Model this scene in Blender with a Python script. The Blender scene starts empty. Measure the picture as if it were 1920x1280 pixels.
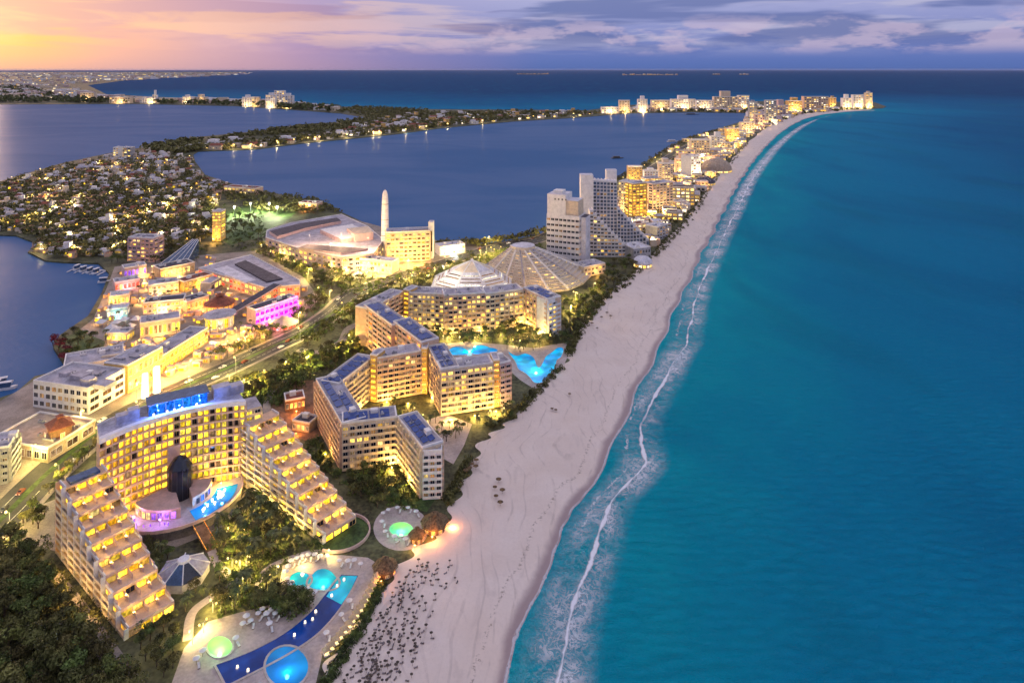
import bpy, math, random
import numpy as np
from mathutils import Vector
from mathutils.geometry import tessellate_polygon
random.seed(7); rng = np.random.default_rng(7)
R = math.radians
scene = bpy.context.scene
col = scene.collection

# ------------------------------------------------------------------ camera (a level view camera with a falling lens shift)
F, V0, H = 1280.0, 130.0, 180.0
cam_d = bpy.data.cameras.new('camera'); cam = bpy.data.objects.new('camera', cam_d); col.objects.link(cam)
cam.location = (0, 0, H); cam.rotation_euler = (R(90), 0, 0)
cam_d.sensor_width = 36; cam_d.lens = 24; cam_d.shift_y = -510 / 1920
cam_d.clip_start = 1; cam_d.clip_end = 2000000
scene.camera = cam

# ------------------------------------------------------------------ view, sampling
vs = scene.view_settings
vs.view_transform = 'Standard'; vs.look = 'None'; vs.gamma = 1; vs.exposure = 0.2; vs.use_curve_mapping = False
cy = scene.cycles
cy.use_denoising = True; cy.max_bounces = 5; cy.diffuse_bounces = 2; cy.glossy_bounces = 2
cy.transparent_max_bounces = 8; cy.transmission_bounces = 2; cy.sample_clamp_indirect = 4; cy.use_light_tree = True; cy.adaptive_threshold = .03; cy.light_sampling_threshold = .02; cy.volume_bounces = 0; cy.volume_max_steps = 32
cy.caustics_reflective = False; cy.caustics_refractive = False

# ------------------------------------------------------------------ node helpers
class NT:
    def __init__(s, tree): s.t = tree; s.n = tree.nodes; s.l = tree.links
    def new(s, kind, **kw):
        n = s.n.new(kind)
        for k, v in kw.items(): setattr(n, k, v)
        return n
    def put(s, sock, v):
        if v is None: return
        if isinstance(v, bpy.types.NodeSocket): s.l.new(v, sock)
        else:
            if hasattr(sock.default_value, '__len__') and len(sock.default_value) == 4 and len(v) == 3: v = (*v, 1)
            sock.default_value = v
    def math(s, op, a, b=None, c=None, clamp=False):
        n = s.new('ShaderNodeMath', operation=op, use_clamp=clamp)
        for i, x in enumerate((a, b, c)):
            if x is not None: s.put(n.inputs[i], x)
        return n.outputs[0]
    def mix(s, f, a, b, mode='MIX'):
        n = s.new('ShaderNodeMix', data_type='RGBA', blend_type=mode); n.clamp_factor = True
        s.put(n.inputs[0], f); s.put(n.inputs[6], a); s.put(n.inputs[7], b)
        return n.outputs[2]
    def ramp(s, f, stops, interp='LINEAR'):
        n = s.new('ShaderNodeValToRGB'); n.color_ramp.interpolation = interp
        e = n.color_ramp.elements
        while len(e) < len(stops): e.new(0.5)
        for x, (p, c) in zip(e, stops):
            x.position = p; x.color = c if len(c) == 4 else (*c, 1)
        s.put(n.inputs[0], f); return n.outputs[0]
    def noise(s, vec, scale, detail=3, rough=.55, dist=0, out=0):
        n = s.new('ShaderNodeTexNoise'); s.put(n.inputs['Vector'], vec)
        n.inputs['Scale'].default_value = scale; n.inputs['Detail'].default_value = detail
        n.inputs['Roughness'].default_value = rough; n.inputs['Distortion'].default_value = dist
        return n.outputs[out]
    def vec(s, op, a, b=None):
        n = s.new('ShaderNodeVectorMath', operation=op); s.put(n.inputs[0], a)
        if b is not None: s.put(n.inputs[1], b)
        return n.outputs['Value'] if op in ('DOT_PRODUCT', 'LENGTH', 'DISTANCE') else n.outputs[0]
    def sstep(s, x, lo, hi):
        n = s.new('ShaderNodeMapRange', interpolation_type='SMOOTHSTEP'); s.put(n.inputs[0], x)
        n.inputs[1].default_value = lo; n.inputs[2].default_value = hi
        return n.outputs[0]

# ------------------------------------------------------------------ sky: dusk, sunset glow beyond the left of the lagoon
SUN_AZ, SUN_EL = R(-43), R(4.5)           # azimuth from +Y towards -X, low sun
sun_dir = Vector((math.sin(SUN_AZ) * math.cos(SUN_EL), math.cos(SUN_AZ) * math.cos(SUN_EL), math.sin(SUN_EL)))
world = bpy.data.worlds.new('World'); scene.world = world; world.use_nodes = True
w = NT(world.node_tree); w.n.clear()
tc = w.new('ShaderNodeTexCoord').outputs['Generated']
sep = w.new('ShaderNodeSeparateXYZ'); w.put(sep.inputs[0], tc); zz = w.math('ABSOLUTE', sep.outputs[2])
sky = w.new('ShaderNodeTexSky', sky_type='NISHITA'); sky.sun_disc = False
sky.sun_elevation = SUN_EL; sky.sun_rotation = SUN_AZ; sky.dust_density = 2.0; sky.ozone_density = 3.0
nish = w.mix(1.0, sky.outputs[0], (0.012, 0.012, 0.012), 'MULTIPLY')
air = w.ramp(zz, [(0.0, (.075, .135, .37)), (.02, (.105, .16, .42)), (.05, (.185, .22, .48)), (.095, (.33, .34, .57)), (.26, (.80, .745, .88)), (1.0, (.98, .90, .99))])
mp = w.vec('MULTIPLY', tc, (3.6, 3.6, 36.0))
c1 = w.noise(mp, 1.0, 6, .58, .5)
mp2 = w.vec('MULTIPLY', tc, (3.0, 3.0, 30.0))
c2 = w.noise(w.vec('ADD', mp2, (3.1, 1.7, .6)), 1.0, 4, .5, .3)
mp3 = w.vec('MULTIPLY', tc, (9.0, 9.0, 30.0))
c3 = w.noise(w.vec('ADD', mp3, (8.1, 2.7, 4.6)), 1.0, 5, .6, .2)
lowfade = w.sstep(zz, .012, .05)
light_c = w.math('MULTIPLY', w.sstep(c1, .46, .57), lowfade)
dark_c = w.math('MULTIPLY', w.sstep(c2, .46, .56), lowfade)
puff = w.math('MULTIPLY', w.math('MULTIPLY', w.sstep(c3, .49, .60), w.sstep(zz, .016, .034)), w.math('SUBTRACT', 1.0, w.sstep(zz, .055, .085)))
c_air = w.mix(w.math('MULTIPLY', light_c, .72), air, (.42, .41, .57))
c_air = w.mix(w.math('MULTIPLY', dark_c, .8), c_air, (.10, .135, .34))
c_air = w.mix(w.math('MULTIPLY', puff, .6), c_air, (.52, .42, .56))
sd = w.vec('DOT_PRODUCT', w.vec('NORMALIZE', w.vec('MULTIPLY', tc, (1, 1, .8))), tuple(sun_dir))
glow = w.ramp(sd, [(.70, (.20, .17, .42)), (.84, (.30, .22, .43)), (.90, (.42, .26, .42)), (.945, (.60, .34, .38)), (.975, (.80, .385, .27)), (.988, (.98, .45, .14)), (1.0, (1.15, .60, .10))])
gfac = w.ramp(sd, [(.70, (0, 0, 0)), (.83, (.4, .4, .4)), (.91, (.78, .78, .78)), (.98, (.95, .95, .95))])
glow = w.mix(w.math('MULTIPLY', dark_c, .6), glow, (.46, .25, .36))
glow = w.mix(w.math('MULTIPLY', light_c, .45), glow, (1.0, .54, .26))
hz = w.math('SUBTRACT', 1.0, w.sstep(zz, 0.0, .035))
glow = w.mix(w.math('MULTIPLY', hz, .55), glow, (.50, .30, .36))
hi = w.math('SUBTRACT', 1.0, w.sstep(zz, .15, .5))
skyc = w.mix(w.math('MULTIPLY', gfac, hi), c_air, glow)
skyc = w.mix(1.0, skyc, nish, 'ADD')
bg = w.new('ShaderNodeBackground'); w.put(bg.inputs[0], skyc); bg.inputs[1].default_value = 1.0
wo = w.new('ShaderNodeOutputWorld'); w.l.new(bg.outputs[0], wo.inputs[0])

sl = bpy.data.lights.new('sun', 'SUN'); so = bpy.data.objects.new('sun', sl); col.objects.link(so)
sl.energy = 2.0; sl.angle = R(12); sl.color = (1.0, .62, .42)
so.rotation_euler = sun_dir.to_track_quat('Z', 'Y').to_euler(); so.location = (-300, 200, 400)

# ------------------------------------------------------------------ projection: image pixel (u, v) -> plan position at height z
def P(u, v, z=1.5):
    d = F * (H - z) / (v - V0)
    return Vector(((u - 960) / F * d, d, z))
def UV(x, y, z=1.5): return 960 + F * x / y, V0 + F * (H - z) / y
def P2(u, v, z=1.5): p = P(u, v, z); return Vector((p.x, p.y))

# occupancy of the plan, one metre cells
OX, OY = -420, 140
occ = np.zeros((1400, 2400), bool)
def inside(px, py, poly):
    r = np.zeros(np.shape(px), bool); n = len(poly); j = n - 1
    for i in range(n):
        xi, yi = poly[i][0], poly[i][1]; xj, yj = poly[j][0], poly[j][1]
        if yi != yj:
            c = ((yi > py) != (yj > py)) & (px < (xj - xi) * (py - yi) / (yj - yi) + xi)
            r ^= c
        j = i
    return r
def mark(poly):
    xs = [p[0] for p in poly]; ys = [p[1] for p in poly]
    x0, x1 = int(min(xs)) - 1 - OX, int(max(xs)) + 2 - OX; y0, y1 = int(min(ys)) - 1 - OY, int(max(ys)) + 2 - OY
    x0 = max(x0, 0); y0 = max(y0, 0); x1 = min(x1, occ.shape[0]); y1 = min(y1, occ.shape[1])
    if x1 <= x0 or y1 <= y0: return
    gx, gy = np.meshgrid(np.arange(x0, x1) + OX + .5, np.arange(y0, y1) + OY + .5, indexing='ij')
    occ[x0:x1, y0:y1] |= inside(gx, gy, poly)
def mark_disc(x, y, r): mark([(x + r * math.cos(a), y + r * math.sin(a)) for a in np.linspace(0, 2 * math.pi, 12, endpoint=False)])
def free(x, y, r=0):
    i, j = int(x - OX), int(y - OY); k = int(math.ceil(r))
    if i - k < 0 or j - k < 0 or i + k >= occ.shape[0] or j + k >= occ.shape[1]: return True
    return not occ[i - k:i + k + 1, j - k:j + k + 1].any()

# ------------------------------------------------------------------ mesh + object helpers
class MB:
    def __init__(s): s.v = []; s.f = []; s.m = []
    def add(s, vs_, fs, mi=0):
        o = len(s.v); s.v += [tuple(p) for p in vs_]
        for f in fs: s.f.append(tuple(i + o for i in f)); s.m.append(mi)
        return s
    def hexa(s, b, z0, z1, mi=0, top=None, bottom=True):
        """box on a 4-corner (ccw) plan"""
        v = [(p[0], p[1], z0) for p in b] + [(p[0], p[1], z1) for p in b]
        s.add(v, [(0, 1, 5, 4), (1, 2, 6, 5), (2, 3, 7, 6), (3, 0, 4, 7)], mi)
        s.add(v[4:], [(0, 1, 2, 3)], mi if top is None else top)
        if bottom: s.add(v[:4], [(3, 2, 1, 0)], mi)
        return s
    def box(s, x0, x1, y0, y1, z0, z1, mi=0, top=None): return s.hexa([(x0, y0), (x1, y0), (x1, y1), (x0, y1)], z0, z1, mi, top)
    def obox(s, p, t, L, D, z0, z1, mi=0, top=None):
        """corner p, length L along t, depth D to the left of t"""
        n = Vector((-t[1], t[0])); p = Vector((p[0], p[1])); t = Vector((t[0], t[1]))
        return s.hexa([p, p + t * L, p + t * L + n * D, p + n * D], z0, z1, mi, top)
    def prism(s, poly, z0, z1, mi=0, top=None):
        poly = [(p[0], p[1]) for p in poly]
        if sum(poly[i - 1][0] * poly[i][1] - poly[i][0] * poly[i - 1][1] for i in range(len(poly))) < 0: poly.reverse()
        n = len(poly); v = [(x, y, z0) for x, y in poly] + [(x, y, z1) for x, y in poly]
        s.add(v, [(i, (i + 1) % n, n + (i + 1) % n, n + i) for i in range(n)], mi)
        s.sheet(poly, z1, mi if top is None else top); return s
    def sheet(s, poly, z, mi=0):
        poly = [(p[0], p[1]) for p in poly]
        if sum(poly[i - 1][0] * poly[i][1] - poly[i][0] * poly[i - 1][1] for i in range(len(poly))) < 0: poly.reverse()
        vv = [Vector((x, y, z)) for x, y in poly]
        tri = tessellate_polygon([vv]); out = []
        for a, b, c in tri:
            n = (vv[b] - vv[a]).cross(vv[c] - vv[a])
            out.append((a, b, c) if n.z > 0 else (a, c, b))
        s.add(vv, out, mi); return s
    def cone(s, c, r0, r1, z0, z1, n=10, mi=0, cap=True, ax=1.0, ph=0.0):
        a = [ph + 2 * math.pi * i / n for i in range(n)]
        v = [(c[0] + r0 * math.cos(t), c[1] + r0 * ax * math.sin(t), z0) for t in a] + [(c[0] + r1 * math.cos(t), c[1] + r1 * ax * math.sin(t), z1) for t in a]
        s.add(v, [(i, (i + 1) % n, n + (i + 1) % n, n + i) for i in range(n)], mi)
        if cap: s.add(v[n:], [tuple(range(n))], mi)
        return s
    def tube(s, p, q, r0, r1, n=6, mi=0):
        p, q = Vector(p), Vector(q); d = (q - p).normalized()
        a = d.orthogonal().normalized(); b = d.cross(a)
        v = []
        for c, r in ((p, r0), (q, r1)):
            for i in range(n):
                t = 2 * math.pi * i / n; v.append(c + a * (r * math.cos(t)) + b * (r * math.sin(t)))
        s.add(v, [(i, (i + 1) % n, n + (i + 1) % n, n + i) for i in range(n)] + [tuple(range(n, 2 * n))], mi); return s
    def mesh(s, name, mats, org=(0, 0, 0), smooth=False):
        me = bpy.data.meshes.new(name); o = org
        me.from_pydata([(v[0] - o[0], v[1] - o[1], v[2] - o[2]) for v in s.v], [], s.f)
        for m in (mats if isinstance(mats, (list, tuple)) else [mats]): me.materials.append(m)
        if any(s.m): me.polygons.foreach_set('material_index', s.m)
        if smooth: me.polygons.foreach_set('use_smooth', [True] * len(s.f))
        me.update(); return me
def tag(o, label=None, cat=None, group=None, kind=None):
    if label: o['label'] = label
    if cat: o['category'] = cat
    if group: o['group'] = group
    if kind: o['kind'] = kind
    return o
def obj(name, me, parent=None, loc=(0, 0, 0), rz=0.0, sc=None):
    o = bpy.data.objects.new(name, me); col.objects.link(o)
    o.location = loc
    if rz: o.rotation_euler = (0, 0, rz)
    if sc is not None: o.scale = sc if hasattr(sc, '__len__') else (sc, sc, sc)
    if parent is not None: o.parent = parent
    return o
def thing(name, label, cat, loc, group=None, rz=0.0):
    o = bpy.data.objects.new(name, None); col.objects.link(o); o.empty_display_size = .5
    o.location = loc
    if rz: o.rotation_euler = (0, 0, rz)
    return tag(o, label, cat, group)
def part(rt, name, mb, mats, smooth=False, parent=None):
    """a part modelled in world coordinates, hung under its thing (or under a part of it)"""
    return obj(name, mb.mesh(name, mats, rt.location, smooth), parent or rt)
def setting(name, mb, mats, kind='structure', smooth=False): return tag(obj(name, mb.mesh(name, mats, (0, 0, 0), smooth)), kind=kind)
def copy_tree(o, parent=None):
    c = o.copy(); col.objects.link(c); c.parent = parent
    for ch in KIDS.get(o.name, []): copy_tree(ch, c)
    return c
KIDS = {}
def remember(o):
    KIDS[o.name] = [c for c in bpy.data.objects if c.parent == o]
    for c in KIDS[o.name]: remember(c)

# ------------------------------------------------------------------ materials
def mat(name, c, rough=.75, spec=.3, var=.14, scale=.35, bump=0.0, emis=None, estr=0.0, orand=0.0, c2=None, metal=0.0, fine=2.2):
    m = bpy.data.materials.new(name); m.use_nodes = True; t = NT(m.node_tree); t.n.clear()
    b = t.new('ShaderNodeBsdfPrincipled'); o = t.new('ShaderNodeOutputMaterial'); t.l.new(b.outputs[0], o.inputs[0])
    pos = t.new('ShaderNodeNewGeometry').outputs['Position']
    n1 = t.noise(pos, scale, 4, .6); n2 = t.noise(pos, fine, 2, .5)
    n = t.math('ADD', t.math('MULTIPLY', n1, .65), t.math('MULTIPLY', n2, .35))
    lo = tuple(max(0, x * (1 - var * 2)) for x in c); hi_ = tuple(min(1, x * (1 + var * 1.6)) for x in (c2 or c))
    cc = t.mix(t.sstep(n, .3, .7), lo, hi_)
    if orand:
        r = t.new('ShaderNodeObjectInfo').outputs['Random']
        hsv = t.new('ShaderNodeHueSaturation'); t.put(hsv.inputs['Color'], cc)
        t.put(hsv.inputs['Value'], t.math('MULTIPLY_ADD', r, 2 * orand, 1 - orand))
        t.put(hsv.inputs['Hue'], t.math('MULTIPLY_ADD', t.math('FRACT', t.math('MULTIPLY', r, 7.3)), .06 * min(1, orand * 3), .5 - .03 * min(1, orand * 3)))
        cc = hsv.outputs[0]
    t.put(b.inputs['Base Color'], cc); b.inputs['Roughness'].default_value = rough; b.inputs['Metallic'].default_value = metal
    b.inputs['Specular IOR Level'].default_value = spec
    if emis:
        t.put(b.inputs['Emission Color'], emis); b.inputs['Emission Strength'].default_value = estr
    if bump:
        bn = t.new('ShaderNodeBump'); bn.inputs['Strength'].default_value = bump; bn.inputs['Distance'].default_value = .3
        t.put(bn.inputs['Height'], n2); t.l.new(bn.outputs[0], b.inputs['Normal'])
    return m
def glowmat(name, stops, lo, hi_, sample=False, tex=True):
    """a lit room behind a pane: colour and strength differ from room to room, curtains and furniture break it up"""
    m = bpy.data.materials.new(name); m.use_nodes = True; t = NT(m.node_tree); t.n.clear()
    o = t.new('ShaderNodeOutputMaterial'); e = t.new('ShaderNodeEmission'); t.l.new(e.outputs[0], o.inputs[0])
    r = t.new('ShaderNodeObjectInfo').outputs['Random']
    c = t.ramp(t.math('FRACT', t.math('MULTIPLY', r, 13.7)), stops)
    s = t.math('MULTIPLY_ADD', r, hi_ - lo, lo)
    if tex:
        pos = t.new('ShaderNodeNewGeometry').outputs['Position']
        n = t.noise(t.vec('MULTIPLY', pos, (1, 1, .55)), .9, 2, .6)
        s = t.math('MULTIPLY', s, t.math('MULTIPLY_ADD', t.sstep(n, .32, .66), 1.1, .35))
    t.put(e.inputs[0], c); t.put(e.inputs[1], s)
    m.cycles.emission_sampling = 'AUTO' if sample else 'NONE'
    return m
W_ = dict
MAT = {}
MAT['cream'] = mat('cream_stucco', (.70, .56, .40), var=.10)
MAT['white'] = mat('white_stucco', (.80, .76, .72), var=.08)
MAT['peach'] = mat('peach_stucco', (.72, .48, .32), var=.10)
MAT['pink'] = mat('pink_stucco', (.60, .42, .38), var=.10)
MAT['stone'] = mat('pale_stone', (.60, .52, .43), var=.12)
MAT['tan'] = mat('tan_stone', (.46, .35, .25), var=.16)
MAT['ochre'] = mat('ochre_stucco', (.68, .42, .13), var=.12)
MAT['grey'] = mat('grey_concrete', (.36, .35, .36), var=.14)
MAT['roof'] = mat('pale_roof_membrane', (.43, .40, .44), var=.2, scale=.16, fine=.9)
MAT['roofw'] = mat('white_roof_membrane', (.66, .63, .66), var=.15, scale=.16, fine=.9)
MAT['roofd'] = mat('dark_roof_felt', (.085, .075, .09), var=.25)
MAT['roofr'] = mat('red_roof_tile', (.26, .085, .05), var=.25)
MAT['thatch'] = mat('thatch', (.17, .105, .05), var=.35, scale=1.2, bump=.4)
MAT['thatchd'] = mat('grey_thatch', (.085, .065, .05), var=.35, scale=1.2, bump=.4)
MAT['wood'] = mat('weathered_wood', (.24, .13, .07), var=.25)
MAT['metal'] = mat('painted_metal', (.30, .30, .33), rough=.45, var=.08)
MAT['steel'] = mat('dark_steel', (.07, .07, .08), rough=.4, var=.1)
MAT['solar'] = mat('solar_panel_cells', (.025, .06, .24), rough=.16, spec=.6, var=.2)
MAT['glass'] = mat('dark_glass', (.018, .022, .035), rough=.12, spec=.6, var=.2)
MAT['glassb'] = mat('blue_glass', (.05, .09, .17), rough=.15, spec=.6, var=.2)
MAT['pave'] = mat('stone_paving', (.30, .25, .21), var=.22, scale=.08, fine=1.3)
MAT['deck'] = mat('pool_deck_stone', (.50, .41, .37), var=.14, scale=.12, fine=1.1)
MAT['asphalt'] = mat('asphalt', (.055, .053, .055), var=.25, scale=.1)
MAT['kerb'] = mat('kerb_stone', (.38, .36, .33), var=.12)
MAT['paint'] = mat('road_paint', (.72, .70, .64), var=.08)
MAT['earth'] = mat('earth_and_scrub', (.062, .055, .026), var=.45, scale=.06, c2=(.10, .10, .045), fine=.6)
MAT['lawn'] = mat('lawn', (.05, .085, .02), var=.3, scale=.12, c2=(.07, .12, .03), fine=1.0)
MAT['leaf'] = mat('leaves', (.062, .070, .021), rough=.7, spec=.2, var=.45, scale=.25, c2=(.135, .13, .04), orand=.35, fine=.9)
MAT['leafg'] = mat('garden_leaves', (.062, .095, .023), rough=.65, spec=.25, var=.45, scale=.3, c2=(.125, .155, .038), orand=.35, fine=.9)
MAT['palm'] = mat('palm_fronds', (.060, .075, .022), rough=.6, spec=.3, var=.35, scale=.5, c2=(.12, .13, .04), orand=.3)
MAT['leafr'] = mat('red_flowering_leaves', (.26, .03, .03), var=.4, scale=.5, orand=.2)
MAT['bark'] = mat('bark', (.11, .08, .055), var=.3, scale=1.0)
MAT['cloth'] = mat('white_canvas', (.76, .73, .72), var=.06)
MAT['cushion'] = mat('lounger_fabric', (.20, .17, .17), var=.2, orand=.5)
MAT['cabana'] = mat('cabana_canvas', (.62, .45, .25), var=.15)
warm = [(0, (1, .50, .06)), (.5, (1, .62, .12)), (1, (1, .74, .26))]
MAT['lit'] = glowmat('lit_room_warm', warm, .4, 2.5)
MAT['gold'] = glowmat('lit_room_gold', [(0, (1, .44, .015)), (.5, (1, .56, .03)), (1, (1, .66, .06))], .55, 3.0, True)
MAT['goldy'] = glowmat('lit_room_yellow', [(0, (1, .58, .02)), (.5, (1, .68, .035)), (1, (1, .76, .08))], .55, 3.0, True)
MAT['dim'] = glowmat('dim_room', [(0, (.55, .26, .08)), (1, (.5, .33, .17))], .25, .8)
MAT['pale'] = glowmat('lit_room_pale', [(0, (1, .78, .45)), (1, (1, .9, .7))], .8, 2.4)
MAT['mag'] = glowmat('magenta_lamp', [(0, (1, .0, .50)), (.6, (1, .0, .66)), (1, (.7, .0, .9))], 1.0, 1.8, True)
MAT['orange'] = glowmat('orange_lamp', [(0, (1, .28, .03)), (1, (1, .42, .06))], 1.2, 3.0, True)
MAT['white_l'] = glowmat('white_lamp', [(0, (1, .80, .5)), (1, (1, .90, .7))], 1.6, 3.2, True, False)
MAT['blue_l'] = glowmat('blue_lamp', [(0, (.01, .10, 1)), (1, (.02, .25, 1))], .7, 1.3, True)
MAT['purple_l'] = glowmat('purple_lamp', [(0, (.35, .08, 1)), (1, (.5, .2, 1))], .9, 1.8, True)
MAT['bulb'] = glowmat('street_lamp_bulb', [(0, (1, .58, .12)), (1, (1, .74, .28))], 2.5, 5, False, False)
MAT['red_l'] = glowmat('red_lamp', [(0, (1, .06, .03)), (1, (1, .14, .05))], 1.0, 2.0, False)
def pool_mat(name, c, estr, c2=None):
    m = bpy.data.materials.new(name); m.use_nodes = True; t = NT(m.node_tree); t.n.clear()
    b = t.new('ShaderNodeBsdfPrincipled'); o = t.new('ShaderNodeOutputMaterial'); t.l.new(b.outputs[0], o.inputs[0])
    pos = t.new('ShaderNodeNewGeometry').outputs['Position']
    n = t.noise(pos, .12, 3, .5); n2 = t.noise(pos, 1.2, 3, .5, .6)
    cc = t.mix(t.sstep(n, .35, .65), c, c2 or tuple(x * .6 for x in c))
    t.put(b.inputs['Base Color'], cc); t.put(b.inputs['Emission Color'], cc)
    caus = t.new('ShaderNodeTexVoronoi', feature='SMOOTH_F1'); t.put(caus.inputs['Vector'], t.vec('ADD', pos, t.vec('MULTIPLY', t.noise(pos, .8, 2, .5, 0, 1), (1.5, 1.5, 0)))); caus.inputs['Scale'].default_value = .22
    t.put(b.inputs['Emission Strength'], t.math('MULTIPLY', t.math('MULTIPLY_ADD', t.math('SUBTRACT', 1.0, t.sstep(caus.outputs['Distance'], .05, .75)), 1.5, .45), estr)); b.inputs['Roughness'].default_value = .08  # patchy emission paints the glow of underwater lamps into the water
    bn = t.new('ShaderNodeBump'); bn.inputs['Strength'].default_value = .25; bn.inputs['Distance'].default_value = .1
    t.put(bn.inputs['Height'], n2); t.l.new(bn.outputs[0], b.inputs['Normal']); return m
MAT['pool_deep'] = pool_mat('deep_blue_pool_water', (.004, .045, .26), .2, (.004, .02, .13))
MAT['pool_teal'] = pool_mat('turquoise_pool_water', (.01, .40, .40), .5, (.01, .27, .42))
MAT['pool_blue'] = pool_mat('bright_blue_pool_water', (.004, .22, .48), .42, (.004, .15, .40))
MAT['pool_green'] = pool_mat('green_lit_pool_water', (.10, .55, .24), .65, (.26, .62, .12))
MAT['pool_cyan'] = pool_mat('cyan_lit_pool_water', (.006, .36, .58), .65, (.005, .22, .55))

def bulb(rt, p, watts, color, radius=.5, parent=None):
    l = bpy.data.lights.new('bulb', 'POINT'); l.energy = watts; l.color = color; l.shadow_soft_size = radius
    o = bpy.data.objects.new('bulb', l); col.objects.link(o); o.parent = parent or rt
    o.location = Vector(p) - Vector(rt.location); l.energy = watts * 2.6
    if rt.get('category') != 'pool' and parent is None:          # pole and head added to give the bare point light a fixture
        z0 = 1.3 if p[2] < 10 or p[2] > 25 else p[2] - 2.2
        part(rt, 'floodlight', MB().tube((p[0], p[1], z0), (p[0], p[1], p[2] - .5), .07, .06, 5).cone((p[0], p[1]), .12, .3, p[2] - .5, p[2] - .25, 8), MAT['metal'])
    return o
# ================================================================== THE SETTING
# ---- coast lines traced in image pixels (u, v)
WATERLINE = [(850, 1700), (900, 1420), (945, 1290), (985, 1165), (1030, 1052), (1075, 950), (1130, 865), (1165, 800), (1195, 735), (1225, 670), (1250, 612), (1275, 560),
             (1300, 505), (1320, 465), (1340, 428), (1362, 385), (1385, 342), (1410, 305), (1435, 275), (1460, 251), (1485, 234), (1510, 222), (1545, 214), (1585, 209.5), (1640, 206)]
SAND_IN = [(480, 1700), (520, 1420), (585, 1290), (650, 1200), (700, 1130), (735, 1075), (775, 1035), (828, 1000), (845, 960), (868, 905), (900, 830), (955, 790), (1005, 740), (1058, 685),
           (1095, 605), (1145, 548), (1205, 500), (1250, 452), (1285, 415), (1318, 370), (1343, 330), (1372, 300), (1398, 271), (1428, 246), (1455, 229), (1500, 214.5), (1545, 209), (1600, 205), (1640, 203.5)]
CREST = [(1005, 1420), (1040, 1290), (1065, 1180), (1095, 1085), (1125, 995), (1150, 940), (1185, 900), (1212, 870), (1205, 830), (1200, 800), (1218, 765), (1240, 725), (1255, 695), (1285, 650), (1300, 580), (1310, 545),
         (1325, 510), (1345, 468), (1362, 432), (1385, 388), (1405, 345), (1430, 308), (1455, 278), (1480, 255), (1505, 237), (1530, 226), (1560, 217), (1600, 211), (1640, 208)]
def u_at(line, v):
    vs_ = [p[1] for p in line][::-1]; us = [p[0] for p in line][::-1]
    return np.interp(v, vs_, us)

# ---- open sea: one sheet out to the horizon, coloured by depth (distance off the beach)
shore = np.array([P2(u, v, 0)[:] for u, v in WATERLINE] + [P2(u, v, 0)[:] for u, v in [(1660, 200), (1640, 193), (1400, 190), (1180, 196), (1000, 205), (640, 199), (420, 187), (250, 182)]])
def seg_dist(px, py, line):
    d = np.full(px.shape, 1e9)
    for a, b in zip(line[:-1], line[1:]):
        ab = b - a; L2 = max(ab @ ab, 1e-6)
        t = np.clip(((px - a[0]) * ab[0] + (py - a[1]) * ab[1]) / L2, 0, 1)
        d = np.minimum(d, np.hypot(px - a[0] - t * ab[0], py - a[1] - t * ab[1]))
    return d
rad = np.concatenate([[60], np.geomspace(110, 120000, 170)]); ang = np.radians(np.linspace(-78, 78, 320))
gr, ga = np.meshgrid(rad, ang, indexing='ij')
gx, gy = gr * np.sin(ga), gr * np.cos(ga)
me = bpy.data.meshes.new('sea')
nr, na = gx.shape
idx = np.arange(nr * na).reshape(nr, na)
q = np.stack([idx[:-1, :-1], idx[:-1, 1:], idx[1:, 1:], idx[1:, :-1]], -1).reshape(-1, 4)[:, ::-1]
me.from_pydata(np.stack([gx, gy, 0 * gx], -1).reshape(-1, 3).tolist(), [], q.tolist())
at_ = me.attributes.new('shore', 'FLOAT', 'POINT'); at_.data.foreach_set('value', np.minimum(seg_dist(gx, gy, shore[:len(WATERLINE)]), seg_dist(gx, gy, shore[len(WATERLINE) - 1:]) * .7 + 260).ravel().astype(np.float32))
def water(name, base, gloss_rough, cap, floor_, height, bstr, bdist):
    """wind-ruffled water: the body colour under a sheen limited by the slope of the ripples"""
    b = t.new('ShaderNodeBsdfDiffuse'); g = t.new('ShaderNodeBsdfGlossy'); o = t.new('ShaderNodeOutputMaterial'); mx = t.new('ShaderNodeMixShader')
    t.put(b.inputs[0], base); g.inputs['Roughness'].default_value = gloss_rough; g.inputs[0].default_value = (1, 1, 1, 1)
    lw = t.new('ShaderNodeLayerWeight').outputs['Facing']
    t.put(mx.inputs[0], t.math('MULTIPLY_ADD', t.math('POWER', lw, 4.0), cap, floor_))
    bn = t.new('ShaderNodeBump'); bn.inputs['Strength'].default_value = bstr; bn.inputs['Distance'].default_value = bdist
    t.put(bn.inputs['Height'], height); t.l.new(bn.outputs[0], b.inputs['Normal']); t.l.new(bn.outputs[0], g.inputs['Normal'])
    t.l.new(b.outputs[0], mx.inputs[1]); t.l.new(g.outputs[0], mx.inputs[2]); t.l.new(mx.outputs[0], o.inputs[0])
m = bpy.data.materials.new('sea_water'); m.use_nodes = True; t = NT(m.node_tree); t.n.clear()
pos = t.new('ShaderNodeNewGeometry').outputs['Position']
sh = t.new('ShaderNodeAttribute', attribute_name='shore').outputs['Fac']
big = t.noise(t.vec('MULTIPLY', pos, (1, .45, 1)), .006, 4, .55, .6); mid = t.noise(pos, .03, 4, .6, .4)
shn = t.math('ADD', sh, t.math('ADD', t.math('MULTIPLY_ADD', big, 200, -100), t.math('MULTIPLY_ADD', mid, 50, -25)))
cc = t.ramp(t.math('DIVIDE', shn, 1600), [(0.0, (.002, .35, .42)), (.025, (0, .275, .385)), (.06, (0, .215, .365)), (.14, (0, .185, .355)), (.30, (0, .118, .275)), (1.0, (0, .050, .165))])
cc = t.mix(t.math('MULTIPLY', t.sstep(big, .47, .68), .24), cc, (0, .075, .18))
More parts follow.
